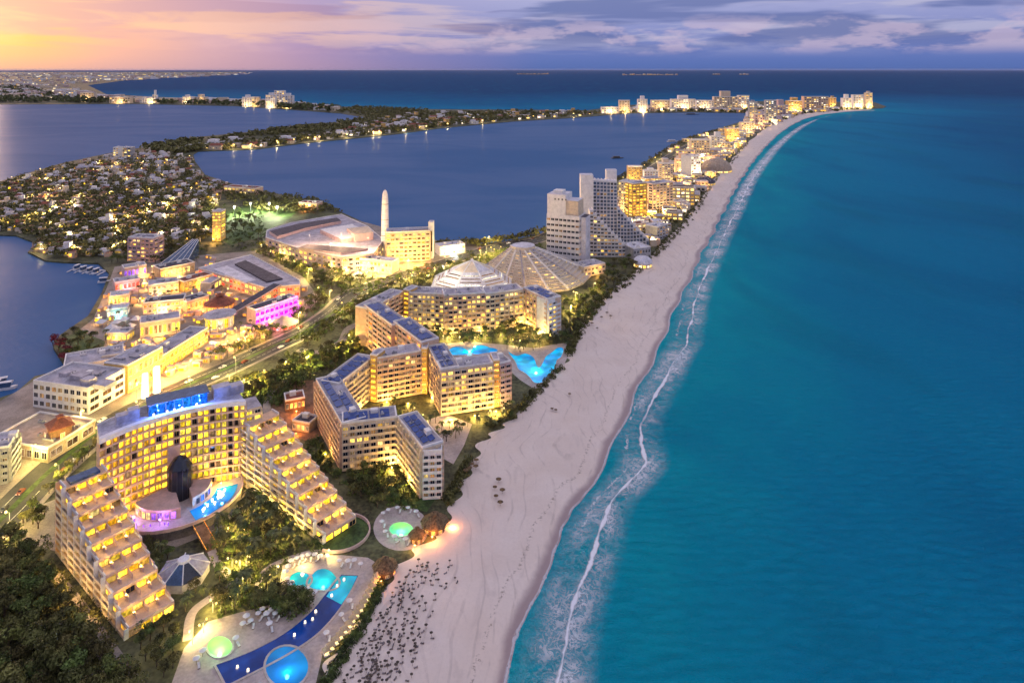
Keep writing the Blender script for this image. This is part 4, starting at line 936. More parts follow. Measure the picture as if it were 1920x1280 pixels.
# ---- shopping mall with sweeping roof, slab block and the observation tower
ML, mc, mpl = polyblock('mall', 'sweeping crescent mall with dark roof terraces beside the lagoon', 'mall', [(500, 432), (545, 418), (640, 402), (690, 425), (720, 450), (700, 476), (640, 482), (560, 466), (498, 446)], 15, 'pink', 'roof')
for uv, zz_, mt in [([(505, 433), (560, 419), (632, 408), (640, 414), (570, 428), (520, 443)], 18, 'roofd'), ([(575, 458), (640, 462), (690, 466), (640, 474), (560, 464)], 17, 'roofd'), ([(600, 430), (660, 420), (700, 440), (640, 448)], 19, 'white'), ([(650, 428), (690, 424), (700, 436), (665, 440)], 22, 'cream')]:
    part(ML, 'roof_terrace', MB().prism([P2(u, v, zz_) for u, v in uv], 14.9, zz_, 0, 1), [MAT['pink'], MAT[mt]])
for i in range(len(mpl)):
    a, b = mpl[i], mpl[(i + 1) % len(mpl)]; t = (b - a); L = t.length; t = t / L
    if t.x > -.2:
        nb = max(2, int(L / 5.5)); facade(ML, mc, a, b, 2, 14, 3, nb, [('lit', .5), ('dim', .3), ('glass', .2)], .5, 'pink', .6, .6, False, False)
block('slab_office', 'long slab building with glowing gallery floors beside the observation tower', 'office block', P2(724, 492), P2(806, 488), 16, 27, 'cream', 'roof', 7, 10, [('lit', .55), ('dim', .35), ('glass', .1)], 2, 1, balcony=True, lamps=[(.2, 14, 6, 14000, WARM), (.5, 14, 6, 15000, WARM), (.8, 14, 6, 15000, HOT)])
block('arcade', 'brilliantly lit low arcade in front of the mall', 'arcade', P2(640, 503), P2(735, 514), 12, 10, 'cream', 'roofw', 2, 14, ALLL, lamps=[(.2, 9, 4, 6000, WARM), (.45, 9, 4, 9000, COOL), (.7, 9, 4, 10000, WARM), (.95, 9, 4, 9000, WARM)])
block('end_pylon', 'narrow white pylon closing the slab building at the lagoon', 'pylon', P2(803, 485), P2(812, 485), 10, 33, 'white', 'roofw', 1, 1, [('dim', 1)], unit=False)
OT = thing('observation_tower', 'tall tapering observation tower with pale lit bands beside the mall', 'tower', (*P2(722, 478), 1.5))
c = P2(722, 478); prof = [(0, 4.6), (10, 4.1), (25, 3.7), (40, 3.4), (52, 3.1), (58, 2.6), (61, 1.8), (62.5, .6)]
sh = None
for k, ((z_a, r_a), (z_b, r_b)) in enumerate(zip(prof[:-1], prof[1:])):
    s_ = part(OT, 'shaft', MB().cone(c, r_a, r_b, 1.5 + z_a, 1.5 + z_b, 16, 0, k == 6), MAT['white'], True); sh = sh or s_
for k in range(11):
    z_ = 4 + k * 5; r_ = np.interp(z_, [p[0] for p in prof], [p[1] for p in prof]); part(OT, 'band', MB().cone(c, r_ + .12, r_ + .12, 1.5 + z_, 1.5 + z_ + .4, 16, 0, False), MAT['roofw' if k % 3 else 'dim'])
part(OT, 'spire', MB().tube((*c, 61), (*c, 66), .2, .06, 5), MAT['metal'])
bulb(OT, (c.x - 3, c.y - 9, 8), 14000, (1, .75, .45), .8)
block('lakeside_store', 'blue white lit store on the lagoon edge past the slab building', 'shop', P2(825, 480), P2(872, 474), 14, 8, 'white', 'roofw', 2, 8, [('pale', .7), ('lit', .3)], lamps=[(.5, 8, 4, 5000, (.75, .85, 1))])

# ---- the shopping village by the inlet
V = [('village_shop', 'long gallery with a yellow glowing colonnade and grey roof along the boulevard', 'gallery', (302, 700), (390, 642), 13, 9, 'ochre', 'roof', 2, 12, [('goldy', .8), ('gold', .2)], [(.15, 7, 4, 2600, WARM), (.5, 7, 4, 2600, WARM), (.85, 7, 4, 2600, COOL)]),
     ('village_shop', 'cream hall with tall yellow lit front and lavender roof by the village square', 'hall', (262, 636), (338, 624), 14, 10, 'cream', 'roof', 1, 9, [('goldy', .5), ('dim', .5)], [(.5, 5, 4, 4500, WARM)]),
     ('village_shop', 'dark roofed shop with orange eaves facing the round tent', 'shop', (350, 585), (392, 572), 12, 7, 'peach', 'roofd', 1, 6, [('orange', .7), ('lit', .3)], [(.5, 4, 3, 4000, HOT)]),
     ('village_shop', 'long peach shop terrace with dark roof behind the village square', 'shop', (268, 590), (345, 582), 12, 8, 'peach', 'roofd', 2, 9, [('lit', .5), ('orange', .3), ('dim', .2)], [(.5, 4, 3, 5000, COOL)]),
     ('village_shop', 'lavender roofed shop with orange signs on the inlet quay', 'shop', (205, 575), (242, 570), 12, 7, 'peach', 'roofw', 1, 5, [('orange', .8), ('red_l', .2)], [(.5, 4, 3, 3500, HOT)]),
     ('village_shop', 'teal lit shop front on the inlet quay', 'shop', (200, 598), (240, 593), 10, 6, 'grey', 'roofw', 1, 5, [('pale', 1)], [(.5, 3, 3, 2500, (.3, 1, .9))]),
     ('village_shop', 'pink lit shop between the quay and the long lavender hall', 'shop', (215, 548), (262, 540), 12, 7, 'pink', 'roof', 1, 6, [('red_l', .5), ('lit', .5)], [(.5, 4, 3, 4000, (1, .35, .4))]),
     ('village_shop', 'violet lit corner shop under the wooded bank of the inlet', 'shop', (232, 522), (275, 515), 12, 8, 'pink', 'roof', 1, 6, [('purple_l', .5), ('lit', .5)], [(.8, 4, 3, 4000, WARM)]),
     ('village_shop', 'tan walled market hall with brown roof plant and warm eaves', 'hall', (300, 524), (365, 510), 16, 8, 'tan', 'roofd', 1, 8, ALLL, [(.5, 4, 3, 6000, WARM)]),
     ('village_shop', 'tan flat roofed shop block in the middle of the village with amber windows', 'shop', (278, 556), (335, 548), 13, 8, 'tan', 'roof', 2, 7, [('lit', .6), ('orange', .2), ('dim', .2)], [(.3, 4, 3, 5000, COOL)]),
     ('village_shop', 'ochre red roofed shop block with yellow flank facing the round tent', 'shop', (345, 548), (400, 532), 12, 8, 'ochre', 'roofr', 2, 7, [('lit', .6), ('goldy', .4)], [(.5, 4, 3, 6000, WARM)]),
     ('village_shop', 'grey stepped roof shop next to the peach hexagon hall', 'shop', (395, 548), (430, 528), 9, 7, 'grey', 'roof', 1, 5, [('lit', .6), ('glass', .4)], [(.5, 4, 3, 5000, WARM)]),
     ('sales_pavilion', 'small yellow framed pavilion with a turquoise pool in front by the inlet lawn', 'pavilion', (199, 640), (238, 640), 9, 5, 'cream', 'roofw', 1, 4, [('goldy', 1)], [(.5, 2, 4, 1800, WARM)]),
     ('department_store', 'blazing orange floodlit department store front with two white light shafts', 'store', (240, 738), (305, 700), 16, 15, 'ochre', 'roof', 2, 7, [('orange', .7), ('lit', .3)], [(.05, 8, 6, 8000, HOT), (.35, 9, 7, 11000, (1, .42, .10)), (.7, 9, 7, 11000, (1, .46, .11)), (1.0, 9, 6, 7000, HOT)]),
     ('store_extension', 'lavender flat roofed store with cream skylights by the inlet lawn', 'store', (118, 722), (232, 700), 22, 9, 'white', 'roof', 2, 9, MIX, [(.8, 5, 4, 2500, WARM)]),
     ('warehouse_store', 'big white walled store with rooftop plant beside the marina', 'store', (62, 762), (165, 778), 24, 13, 'white', 'roof', 3, 9, [('glass', .5), ('dim', .5)], []),
     ('market_yard', 'low tan courtyard building glowing inside next to the white walled store', 'yard', (-20, 850), (90, 868), 26, 6, 'tan', 'tan', 1, 8, MIX, [(.7, -14, 10, 4500, HOT)]),
     ('office_block', 'grey office block with white floor bands beside the boulevard at the tan courtyard', 'office block', (-40, 915), (16, 905), 14, 15, 'grey', 'roof', 5, 4, [('glass', .8), ('dim', .2)], [])]
for nm, lb, ct, a_, b_, dp, hh, wl, rf, flr, bys, kd, lm in V:
    block(nm, lb, ct, P2(*a_), P2(*b_), dp, hh, wl, rf, flr, bys, kd, 3, 0, None, nm == 'office_block', lm)
XT, xc, xpl = polyblock('hexagon_hall', 'peach hexagonal hall with tan roof facing the magenta arcade', 'hall', [(372, 503), (420, 490), (470, 478), (562, 526), (563, 534), (497, 540), (430, 520)], 11, 'peach', 'roof')
for uv in ([(400, 505), (425, 498), (480, 525), (460, 530)], [(440, 495), (460, 488), (530, 522), (500, 528)]):
    part(XT, 'skylight', MB().prism([P2(u, v, 12) for u, v in uv], 10.9, 12.2), MAT['roofd' if uv[0][0] == 440 else 'roofw'])
for i in range(len(xpl)):
    a, b = xpl[i], xpl[(i + 1) % len(xpl)]; t = b - a; L = t.length
    if t.x / L > .1: facade(XT, xc, a, b, 2, 10.4, 2, max(2, int(L / 5)), [('red_l', .4), ('lit', .6)], .5, 'peach', .7, .6, False, False)
# magenta arcade with its raking canopy and round red-lit stage
MA = block('magenta_arcade', 'arcade washed in magenta light under the hexagonal hall', 'arcade', P2(478, 610), P2(558, 583), 10, 10, 'pink', 'roofd', 2, 9, [('mag', .9), ('purple_l', .1)], 2, 0, None, True, [(.1, 6, 5, 5200, (1, .04, .65)), (.35, 6, 5, 6000, (1, .04, .75)), (.65, 6, 5, 6500, (1, .03, .8)), (.9, 6, 6, 6000, (.8, .05, 1))])
cn = thing('raking_canopy', 'long dark canopy beam raking up beside the magenta arcade', 'canopy', (*P2(455, 600), 1.5))
a, b = P2(430, 598), P2(520, 560); d = (b - a).normalized(); s = Vector((-d.y, d.x)) * 4
part(cn, 'deck', MB().add([(*(a - s), 6), (*(a + s), 6), (*(b + s), 13), (*(b - s), 13), (*(a - s), 5.2), (*(a + s), 5.2), (*(b + s), 12.2), (*(b - s), 12.2)], [(3, 2, 1, 0), (4, 5, 6, 7), (0, 1, 5, 4), (2, 3, 7, 6), (1, 2, 6, 5), (3, 0, 4, 7)]), MAT['roofd'])
part(cn, 'edge_beam', MB().tube((*(a - s), 6), (*(b - s), 13), .5, .5, 6), MAT['pink'])
for f in (.08, .5, .92):
    for sg in (-1, 1): part(cn, 'post', MB().tube((*(a.lerp(b, f) + s * sg * .9), 1), (*(a.lerp(b, f) + s * sg * .9), 5.6 + 7 * f), .25, .25, 6), MAT['metal'])
def tent(name, label, cat, u, v, r, hw, hr, matn, wallm, kd, lamp=None, n=14):
    c = P2(u, v); rt = thing(name, label, cat, (*c, 1.5)); mark_disc(c.x, c.y, r)
    w_ = part(rt, 'wall', MB().cone(c, r * .9, r * .9, 1, 1.5 + hw, n, 0, False), MAT[wallm])
    for j in range(n):
        an = 2 * math.pi * (j + .5) / n; obj('window', win_mesh(r * .3, hw * .7, pick(kd)), w_, (r * .9 * math.cos(an), r * .9 * math.sin(an), hw * .12), an + math.pi / 2)
    part(rt, 'roof', MB().cone(c, r * 1.1, r * .25, 1.5 + hw, 1.5 + hw + hr * .8, n).cone(c, r * 1.12, r * 1.12, 1.5 + hw - .5, 1.5 + hw, n, 0, False), MAT[matn])
    part(rt, 'lantern', MB().cone(c, r * .24, r * .24, 1.5 + hw + hr * .75, 1.5 + hw + hr * .95, n).cone(c, r * .34, .1, 1.5 + hw + hr * .95, 1.5 + hw + hr * 1.2, n), MAT[matn])
    if lamp: bulb(rt, (c.x, c.y - r - 3, 4), lamp[0] * .55, lamp[1], .6)
    return rt
tent('round_tent', 'red tiled round pavilion with orange lit drum in the shopping village', 'pavilion', 412, 582, 10, 6, 6, 'roofr', 'peach', [('orange', 1)], (4500, HOT))
tent('bandstand', 'cream drum shaped bandstand with dark flat roof beside the red pavilion', 'bandstand', 412, 612, 10, 9, 1.6, 'roof', 'cream', [('goldy', .7), ('pale', .3)], (7000, COOL))
tent('event_tent', 'rose lit round stage canopy in front of the magenta arcade', 'stage', 532, 612, 9, 3, 4, 'pink', 'pink', [('red_l', 1)], (2600, (1, .25, .4)))
tent('timber_kiosk', 'brown timber kiosk with a square hipped roof beside the tan courtyard', 'kiosk', 112, 838, 6.5, 11, 4, 'roofr', 'wood', [('orange', .7), ('dim', .3)], (1800, HOT), 4)
for k, (u, v) in enumerate([(255, 606), (244, 620), (232, 607), (218, 612), (208, 622), (189, 612)]):
    c = P2(u, v); rt = thing('market_umbrella', 'small pale canopy tent on the inlet quay of the shopping village', 'tent', (*c, 1.5), 'canopy tents on the inlet quay')
    part(rt, 'canopy', MB().cone(c, 4.2, .1, 4.6, 7.0, 4, ph=.78), MAT['cloth'])
    for q in range(4): an = .78 + q * math.pi / 2; part(rt, 'post', MB().tube((c.x + 3.7 * math.cos(an), c.y + 3.7 * math.sin(an), 1.4), (c.x + 3.7 * math.cos(an), c.y + 3.7 * math.sin(an), 4.7), .1, .1, 5), MAT['metal'])
    mark_disc(c.x, c.y, 4)
# white light shafts on the department store
ds = [o_ for o_ in bpy.data.objects if o_.name.startswith('department_store')][0]
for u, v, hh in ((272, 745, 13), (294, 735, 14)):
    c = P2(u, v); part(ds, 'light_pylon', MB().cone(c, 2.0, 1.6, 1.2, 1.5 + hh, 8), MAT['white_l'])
# rooftop plant on the big stores
for u, v, z_, sx, sy, hh in [(130, 712, 14.6, 9, 6, 2.6), (150, 722, 14.6, 6, 5, 3.2), (175, 728, 14.6, 8, 7, 2.2), (110, 705, 14.6, 5, 4, 1.8)]:
    p = P2(u, v, z_); nm = [o_ for o_ in bpy.data.objects if o_.name.startswith('warehouse_store')][0]
    part(nm, 'plant_room', MB().obox(p, (.95, -.3), sx, sy, z_ - .1, z_ + hh), MAT['roof'])
nm = [o_ for o_ in bpy.data.objects if o_.name.startswith('store_extension')][0]
for u, v in [(190, 672), (210, 680), (165, 690), (222, 668)]:
    p = P2(u, v, 10.6); part(nm, 'skylight', MB().obox(p, (.9, .35), 9, 2.2, 10.4, 11.6), MAT['cream'])
# plots on the near bank of the peninsula
block('striped_apartments', 'pink apartment block with square windows on the wooded bank of the inlet', 'apartment block', P2(240, 490), P2(288, 492), 14, 22, 'pink', 'roof', 6, 6, MIX, 2, balcony=True)
gh = thing('greenhouse_roof', 'long sloping grey glass roof between trees beside the pink apartments', 'glasshouse', (*P2(320, 500), 1.5))
a, b = P2(296, 500), P2(345, 502); mark([a, b, b + Vector((0, 40)), a + Vector((0, 40))])
part(gh, 'glass_roof', MB().add([(a.x, a.y, 2.5), (b.x, b.y, 2.5), (b.x - 6, b.y + 42, 16), (a.x + 12, a.y + 42, 16), (a.x, a.y, 1), (b.x, b.y, 1), (b.x - 6, b.y + 42, 1), (a.x + 12, a.y + 42, 1)], [(0, 1, 2, 3), (4, 5, 1, 0), (5, 6, 2, 1), (6, 7, 3, 2), (7, 4, 0, 3)]), MAT['glassb'])
for j in range(5):
    f = j / 4; p0, p1 = a.lerp(b, f), Vector((a.x + 12, a.y + 42)).lerp(Vector((b.x - 6, b.y + 42)), f); part(gh, 'rafter', MB().tube((*p0, 2.6), (*p1, 16.1), .3, .3, 5), MAT['white'])
block('red_roof_school', 'long red tiled building beside the lit sports field', 'school', P2(420, 362), P2(478, 366), 18, 9, 'peach', 'roofr', 2, 8, MIX)
block('club_house', 'orange roofed club house at the tip of the residential point', 'club house', P2(560, 392), P2(594, 394), 14, 8, 'peach', 'roofr', 2, 6, ALLL, lamps=[(.5, 6, 4, 9000, HOT)])
tw = block('lit_apartment_tower', 'slim yellow lit apartment tower at the edge of the residential point', 'tower', P2(398, 452), P2(414, 452), 12, 30, 'ochre', 'roof', 9, 3, [('goldy', .6), ('lit', .4)], 1, 1, lamps=[(.5, 8, 6, 9000, WARM)])
block('twin_tower_flats', 'pair of pale towers at the far neck of the peninsula, taller one', 'tower', P2(212, 300), P2(222, 300), 16, 24, 'white', 'roofw', 6, 2, MIX)
block('twin_tower_flats', 'pair of pale towers at the far neck of the peninsula, wider one', 'tower', P2(226, 298), P2(245, 298), 16, 22, 'grey', 'roofw', 6, 3, MIX)
# masts of the floodlit sports field
for u, v in [(440, 405), (470, 398), (505, 398), (520, 405)]:
    c = P2(u, v); rt = thing('floodlight_mast', 'floodlight mast beside the lit sports field', 'floodlight', (*c, 1.5), 'masts of the sports field')
    part(rt, 'pole', MB().tube((*c, 1.4), (*c, 13), .25, .15, 6), MAT['metal']); part(rt, 'lamp_head', MB().box(c.x - 1.5, c.x + 1.5, c.y - .3, c.y + .3, 12.8, 14), MAT['white_l']); bulb(rt, (c.x, c.y - 1, 12), 26000, (.95, 1, .62), .5)
for u, v, wt in [(580, 440, 12000), (640, 436, 16000), (690, 445, 14000), (620, 456, 9000)]: bulb(ML, P(u, v, 27), wt, (1, .62, .32), 1.5)  # point lights added above the mall roof to tint it pink-gold
for u, v, wt in [(520, 468, 6000), (560, 480, 6000), (600, 492, 6000)]: bulb(ML, P(u, v, 5), wt, (1, .66, .2), 1.0)
block('porte_cochere', 'brown hip roofed entrance building in the curved drive behind the zigzag hotel', 'entrance hall', P2(535, 772), P2(572, 765), 9, 5, 'wood', 'roofr', 1, 5, [('orange', .5), ('dim', .5)], lamps=[(.5, 6, 4, 2600, HOT)])
block('low_pavilion', 'low grey flat pavilion beside the curved drive', 'pavilion', P2(548, 806), P2(580, 812), 8, 4, 'tan', 'roofd', 1, 4, [('lit', .6), ('dim', .4)], lamps=[(.5, 4, 3, 1500, HOT)])
# ================================================================== FAR HOTELS ALONG THE STRIP, THE POINT AND THE CITY SHORE
def far_hotel(label, u0, u1, vt, vb, wall, roofm='roofw', kinds=(('lit', .5), ('dim', .3), ('glass', .2)), nf=6, nb=5, name='beach_hotel', depth=None, z0=1.2, fillw=0, setback=0, cat='hotel'):
    a, b = P2(u0, vb, z0), P2(u1, vb, z0); hh = (vb - vt) / (vb - V0) * (H - z0); dp = depth or max(14, min(30, (b - a).length * .5))
    rt = thing(name, label, cat, (*((a + b) / 2), z0)); L = (b - a).length; mark([a, b, b + Vector((0, dp)), a + Vector((0, dp))])
    hw = hh * (1 - setback)
    core = part(rt, 'wall', MB().box(a.x, b.x, a.y, a.y + dp, z0 - 1, z0 + hw, 0, 1), [MAT[wall], MAT[roofm]])
    if setback: part(rt, 'crown_block', MB().box(a.x + L * .3, b.x - L * .3, a.y + 2, a.y + dp - 2, z0 + hw - .2, z0 + hh, 0, 1), [MAT[wall], MAT[roofm]])
    part(rt, 'parapet', MB().box(a.x - .6, b.x + .6, a.y - .6, a.y + .5, z0 + hw - 1.2, z0 + hw + 1), MAT['white'])
    fh_ = hw / (nf + .4); bw = L / nb
    for k in range(nf):
        for j in range(nb):
            obj('window', win_mesh(bw * .62, fh_ * .5, pick(kinds)), core, (a.x + (j + .5) * bw - rt.location.x, -(.05), z0 + (k + .35) * fh_ - z0), 0)
    if fillw: bulb(rt, (a.x + L * .5, a.y - 16, 8), fillw, (1, .66, .28), 1.5)  # point light added in front to brighten the facade the sun misses
    return rt
FW = [('lit', .22), ('pale', .10), ('dim', .33), ('glass', .35)]
for lb, u0, u1, vt, vb, wl, lw, sb in [
    ('slim cream tower at the very tip of the far point', 1623, 1636, 171, 203, 'cream', 60000, .1), ('wide pale hotel second from the tip tower on the far point', 1600, 1619, 178, 204, 'white', 50000, 0),
    ('pale hotel with stepped crown third from the tip tower', 1580, 1597, 177, 205, 'white', 50000, .25), ('narrow ochre tower on the far point by the curve of the beach', 1556, 1568, 180, 206, 'ochre', 50000, .12),
    ('long orange hotel facing the curve of the beach', 1508, 1553, 181, 209, 'peach', 90000, 0), ('golden hotel left of the long orange one', 1478, 1504, 183, 213, 'ochre', 90000, .2),
    ('pink stepped hotel where the strip meets the point', 1452, 1478, 187, 222, 'pink', 60000, .3), ('grey slab hotel at the bend of the strip', 1436, 1456, 188, 232, 'grey', 20000, 0),
    ('tall grey block by the lagoon at the neck of the strip', 1405, 1420, 188, 226, 'grey', 20000, .1), ('white hotel beside the crowned hotel on the lagoon head', 1385, 1405, 179, 206, 'white', 30000, 0),
    ('great cream hotel with a crowned centre at the lagoon head', 1339, 1383, 171, 206, 'cream', 70000, .3), ('low long pale hotel left of the crowned hotel', 1306, 1338, 188, 206, 'white', 30000, 0),
    ('pale green white hotel with paired roof towers at the lagoon head', 1259, 1304, 179, 207, 'white', 50000, .25), ('low cream hotel between the round tower and the paired roofs', 1222, 1256, 188, 208, 'cream', 40000, 0),
    ('round shouldered white tower at the lagoon head', 1196, 1214, 180, 211, 'white', 40000, .2), ('cream box hotel at the end of the spit', 1161, 1181, 188, 212, 'cream', 40000, 0), ('low long hall at the end of the spit', 1128, 1160, 201, 213, 'white', 30000, 0),
    ('great white hotel with a gateway tower across the lagoon', 498, 516, 174, 203, 'white', 30000, .15), ('great white hotel, wing right of the gateway', 530, 549, 175, 203, 'white', 30000, .15), ('tall middle block of the white gateway hotel', 514, 533, 170, 201, 'white', 20000, 0),
    ('pale terraced hotel left of the white gateway hotel', 454, 472, 178, 200, 'white', 20000, .2), ('small pale hotel touching the terraced one', 472, 486, 182, 200, 'cream', 15000, 0),
    ('white apartment row on the distant lagoon shore', 342, 358, 178, 194, 'white', 20000, .2), ('pale apartment pair right of the white row on the distant shore', 364, 386, 177, 194, 'cream', 20000, .3),
    ('domed white hall with a mast on the city shore', 262, 304, 184, 194, 'white', 30000, 0), ('mast block of the domed hall on the city shore', 286, 294, 169, 192, 'white', 20000, .4),
    ('cream hall on the wooded city shore', 205, 244, 182, 194, 'cream', 30000, 0), ('pale block by the pink lights on the city shore', 150, 176, 174, 190, 'cream', 30000, 0), ('low white store on the city shore', 118, 138, 172, 188, 'white', 25000, 0), ('white block at the edge of the wooded headland', 158, 168, 146, 154, 'white', 20000, 0)]:
    far_hotel(lb, u0, u1, vt, vb, wl, 'roofw', FW, max(3, int((vb - vt) / 3.2)), max(2, int((u1 - u0) / 4.5)), fillw=lw * .8, setback=sb)
for lb, u0, u1, vt, vb, wl, lw, sb in [('tall cream hotel on the strip beyond the peach hotel', 1236, 1262, 298, 352, 'cream', 9000, .15), ('gold lit hotel on the lagoon side of the strip', 1178, 1204, 312, 350, 'ochre', 9000, .0), ('lavender white hotel behind the ochre hotel', 1208, 1234, 316, 358, 'white', 8000, .1),
    ('peach hotel with a narrow crown in the middle of the strip', 1268, 1292, 288, 328, 'peach', 12000, .25), ('long cream hotel where the strip narrows', 1296, 1330, 262, 296, 'cream', 16000, .0), ('white hotel with a crown where the strip narrows', 1334, 1360, 248, 280, 'white', 16000, .25), ('ochre hotel on the narrow of the strip', 1362, 1386, 238, 264, 'ochre', 18000, .1), ('cream twin of the ochre hotel near the bend of the strip', 1390, 1414, 224, 250, 'cream', 18000, .2), ('pink slab hotel near the bend of the strip', 1416, 1434, 214, 240, 'pink', 18000, .0)]:
    far_hotel(lb, u0, u1, vt, vb, wl, 'roofw', [('lit', .35), ('dim', .3), ('glass', .35)], max(4, int((vb - vt) / 4.5)), max(3, int((u1 - u0) / 4.5)), fillw=lw, setback=sb, z0=1.5)
# islands on the horizon
for k, (u0, u1, v) in enumerate([(968, 1032, 139.5), (1165, 1272, 141.0), (1335, 1352, 140), (1385, 1405, 140)]):
    pl = [P2(u0 + (u1 - u0) * (.5 - .5 * math.cos(t_)), v + .6 * math.sin(t_), 0) for t_ in np.linspace(0, 2 * math.pi, 16, endpoint=False)]
    setting('island', MB().prism(pl, -2, 6), MAT['earth'])
    n_ = int((u1 - u0) / 7) + 1
    for j in range(n_):
        u = u0 + (u1 - u0) * (j + .5) / n_ + random.uniform(-2, 2); a = P2(u - random.uniform(1, 2.6), v, 6); b = P2(u + random.uniform(1, 2.6), v, 6); hh = random.uniform(12, 42)
        rt = thing('island_building', 'white building on the horizon islands', 'building', (*((a + b) / 2), 5), 'buildings on the horizon islands')
        part(rt, 'wall', MB().box(a.x, b.x, a.y, a.y + 60, 4, 6 + hh), MAT['white']); part(rt, 'roof', MB().box(a.x - 3, b.x + 3, a.y - 3, a.y + 63, 6 + hh, 9 + hh), MAT['roofw'])
        part(rt, 'lit_front', MB().box(a.x + 2, b.x - 2, a.y - 1, a.y + .5, 9, 3 + hh), MAT['dim'])

# ================================================================== STRIP INFILL: low hotels, villas, restaurants between beach and lagoon
STRIP = [(1150, 352), (1200, 325), (1245, 290), (1292, 262), (1352, 243), (1400, 230), (1440, 236), (1425, 243), (1394, 268), (1366, 297), (1338, 326), (1314, 362), (1282, 405), (1245, 445), (1215, 470), (1200, 440), (1130, 400)]
kinds_s = [('cream', 'roof', 'cream low rise hotel with lit windows on the beach strip'), ('white', 'roofw', 'white flat roofed low hotel on the beach strip'), ('peach', 'roofr', 'peach walled red roofed villa on the beach strip'), ('ochre', 'roof', 'ochre floodlit restaurant on the beach strip'), ('pink', 'roofw', 'pink walled pale roofed villa on the beach strip'), ('tan', 'thatch', 'thatch roofed tan beach club on the strip')]
sp_w = [P2(u, v) for u, v in STRIP]; xs = [p.x for p in sp_w]; ys = [p.y for p in sp_w]
cnt = 0; tries = 0
while cnt < 135 and tries < 9000:
    tries += 1
    y = random.uniform(min(ys), max(ys)) if random.random() < .45 else random.uniform(min(ys), 1500); x = random.uniform(min(xs), max(xs))
    if not inside(np.array(x), np.array(y), sp_w): continue
    big = random.random() < .25; sc_ = 1 + (y - 700) / 2500
    wd, dp, hh = (random.uniform(22, 38), random.uniform(12, 18), random.uniform(12, 24)) if big else (random.uniform(10, 20) * sc_, random.uniform(9, 15), random.uniform(5, 10))
    if not free(x, y, max(wd, dp) / 2 + 1): continue
    wl, rf, lb = random.choice(kinds_s); ang_ = random.uniform(-.5, .5) + (-.5 if random.random() < .4 else 0)
    t = Vector((math.cos(ang_), math.sin(ang_))); a = Vector((x, y)) - t * wd / 2; b = a + t * wd
    block('strip_villa', lb, 'villa', a, b, dp, hh, wl, rf, max(1, int(hh / 4)), max(2, int(wd / 5)), ALLL if random.random() < .6 else MIX, 0, 1, 'low buildings along the beach strip', False, [(.5, 6, 5, random.choice([0, 0, 5000, 9000, 14000]), random.choice([WARM, WARM, HOT, COOL]))] if random.random() < .55 else [], unit=random.random() < .4)
    cnt += 1

# ================================================================== HOUSES OF THE PENINSULA AND OF THE SPIT (copies of a few built ones)
def house(name, label, group, wd, dp, hh, wall, rf, style, kd):
    rt = thing(name, label, 'house', (0, 0, 0), group)
    def pt(nm, mb, ms, par=None): return obj(nm, mb.mesh(nm, ms), par or rt)
    wl = pt('wall', MB().box(-wd / 2, wd / 2, -dp / 2, dp / 2, -.6, hh, 0, 1), [MAT[wall], MAT[rf]])
    if style == 'flat':
        pt('upper_storey', MB().box(-wd / 2 + .5, wd * .1, -dp / 2 + 1.5, dp / 2 - .6, hh - .1, hh + 3, 0, 1), [MAT[wall], MAT[rf]])
        pt('parapet', MB().box(-wd / 2 - .2, wd / 2 + .2, -dp / 2 - .2, -dp / 2 + .2, hh - .3, hh + .7).box(wd / 2 - .2, wd / 2 + .22, -dp / 2 + .2, dp / 2, hh - .3, hh + .7), MAT['white'])
    elif style == 'gable':
        e = .6; v_ = [(-wd / 2 - e, -dp / 2 - e, hh), (wd / 2 + e, -dp / 2 - e, hh), (wd / 2 + e, dp / 2 + e, hh), (-wd / 2 - e, dp / 2 + e, hh), (-wd / 2 + 1.5, 0, hh + 3), (wd / 2 - 1.5, 0, hh + 3)]
        pt('roof', MB().add(v_, [(0, 1, 5, 4), (1, 2, 5), (2, 3, 4, 5), (3, 0, 4), (3, 2, 1, 0)]), MAT[rf])
    else:
        pt('tower', MB().box(wd * .05, wd * .42, -dp / 2 + .8, dp / 2 - .8, hh - .1, hh + 5.5, 0, 1), [MAT[wall], MAT[rf]])
        pt('parapet', MB().box(-wd / 2 - .2, wd * .03, -dp / 2 - .2, -dp / 2 + .3, hh - .3, hh + .8), MAT['white'])
    nb = max(2, int(wd / 4.5))
    for j in range(nb):
        obj('window', win_mesh(1.9, 1.8, kd if j % 3 == 1 else pick([('glass', .6), ('dim', .4)])), wl, (-wd / 2 + wd * (j + .5) / nb, -dp / 2, hh * .28), 0)
    obj('window', win_mesh(2.2, 1.8, pick([('dim', .5), ('lit', .2), ('glass', .3)])), wl, (wd / 2, 0, hh * .3), math.pi / 2)
    remember(rt); return rt
GH = 'houses on the residential peninsula'
protos = [house('house', 'white flat roofed house with a set back upper floor on the residential peninsula', GH, 12, 10, 5.5, 'white', 'roofw', 'flat', 'lit'), house('house', 'white box villa with a corner tower room on the residential peninsula', GH, 13, 9, 6, 'white', 'roof', 'tower', 'dim'),
          house('house', 'cream walled house with a red hipped roof on the residential peninsula', GH, 11, 9, 4.5, 'cream', 'roofr', 'gable', 'lit'), house('house', 'pale grey flat roofed house on the residential peninsula', GH, 14, 11, 6.5, 'roofw', 'roof', 'flat', 'dim'),
          house('house', 'pink walled house with a grey hipped roof on the residential peninsula', GH, 12, 10, 5, 'pink', 'roof', 'gable', 'lit'), house('house', 'tan villa with bright windows and a tower room on the residential peninsula', GH, 12, 10, 6, 'cream', 'roofw', 'tower', 'goldy')]
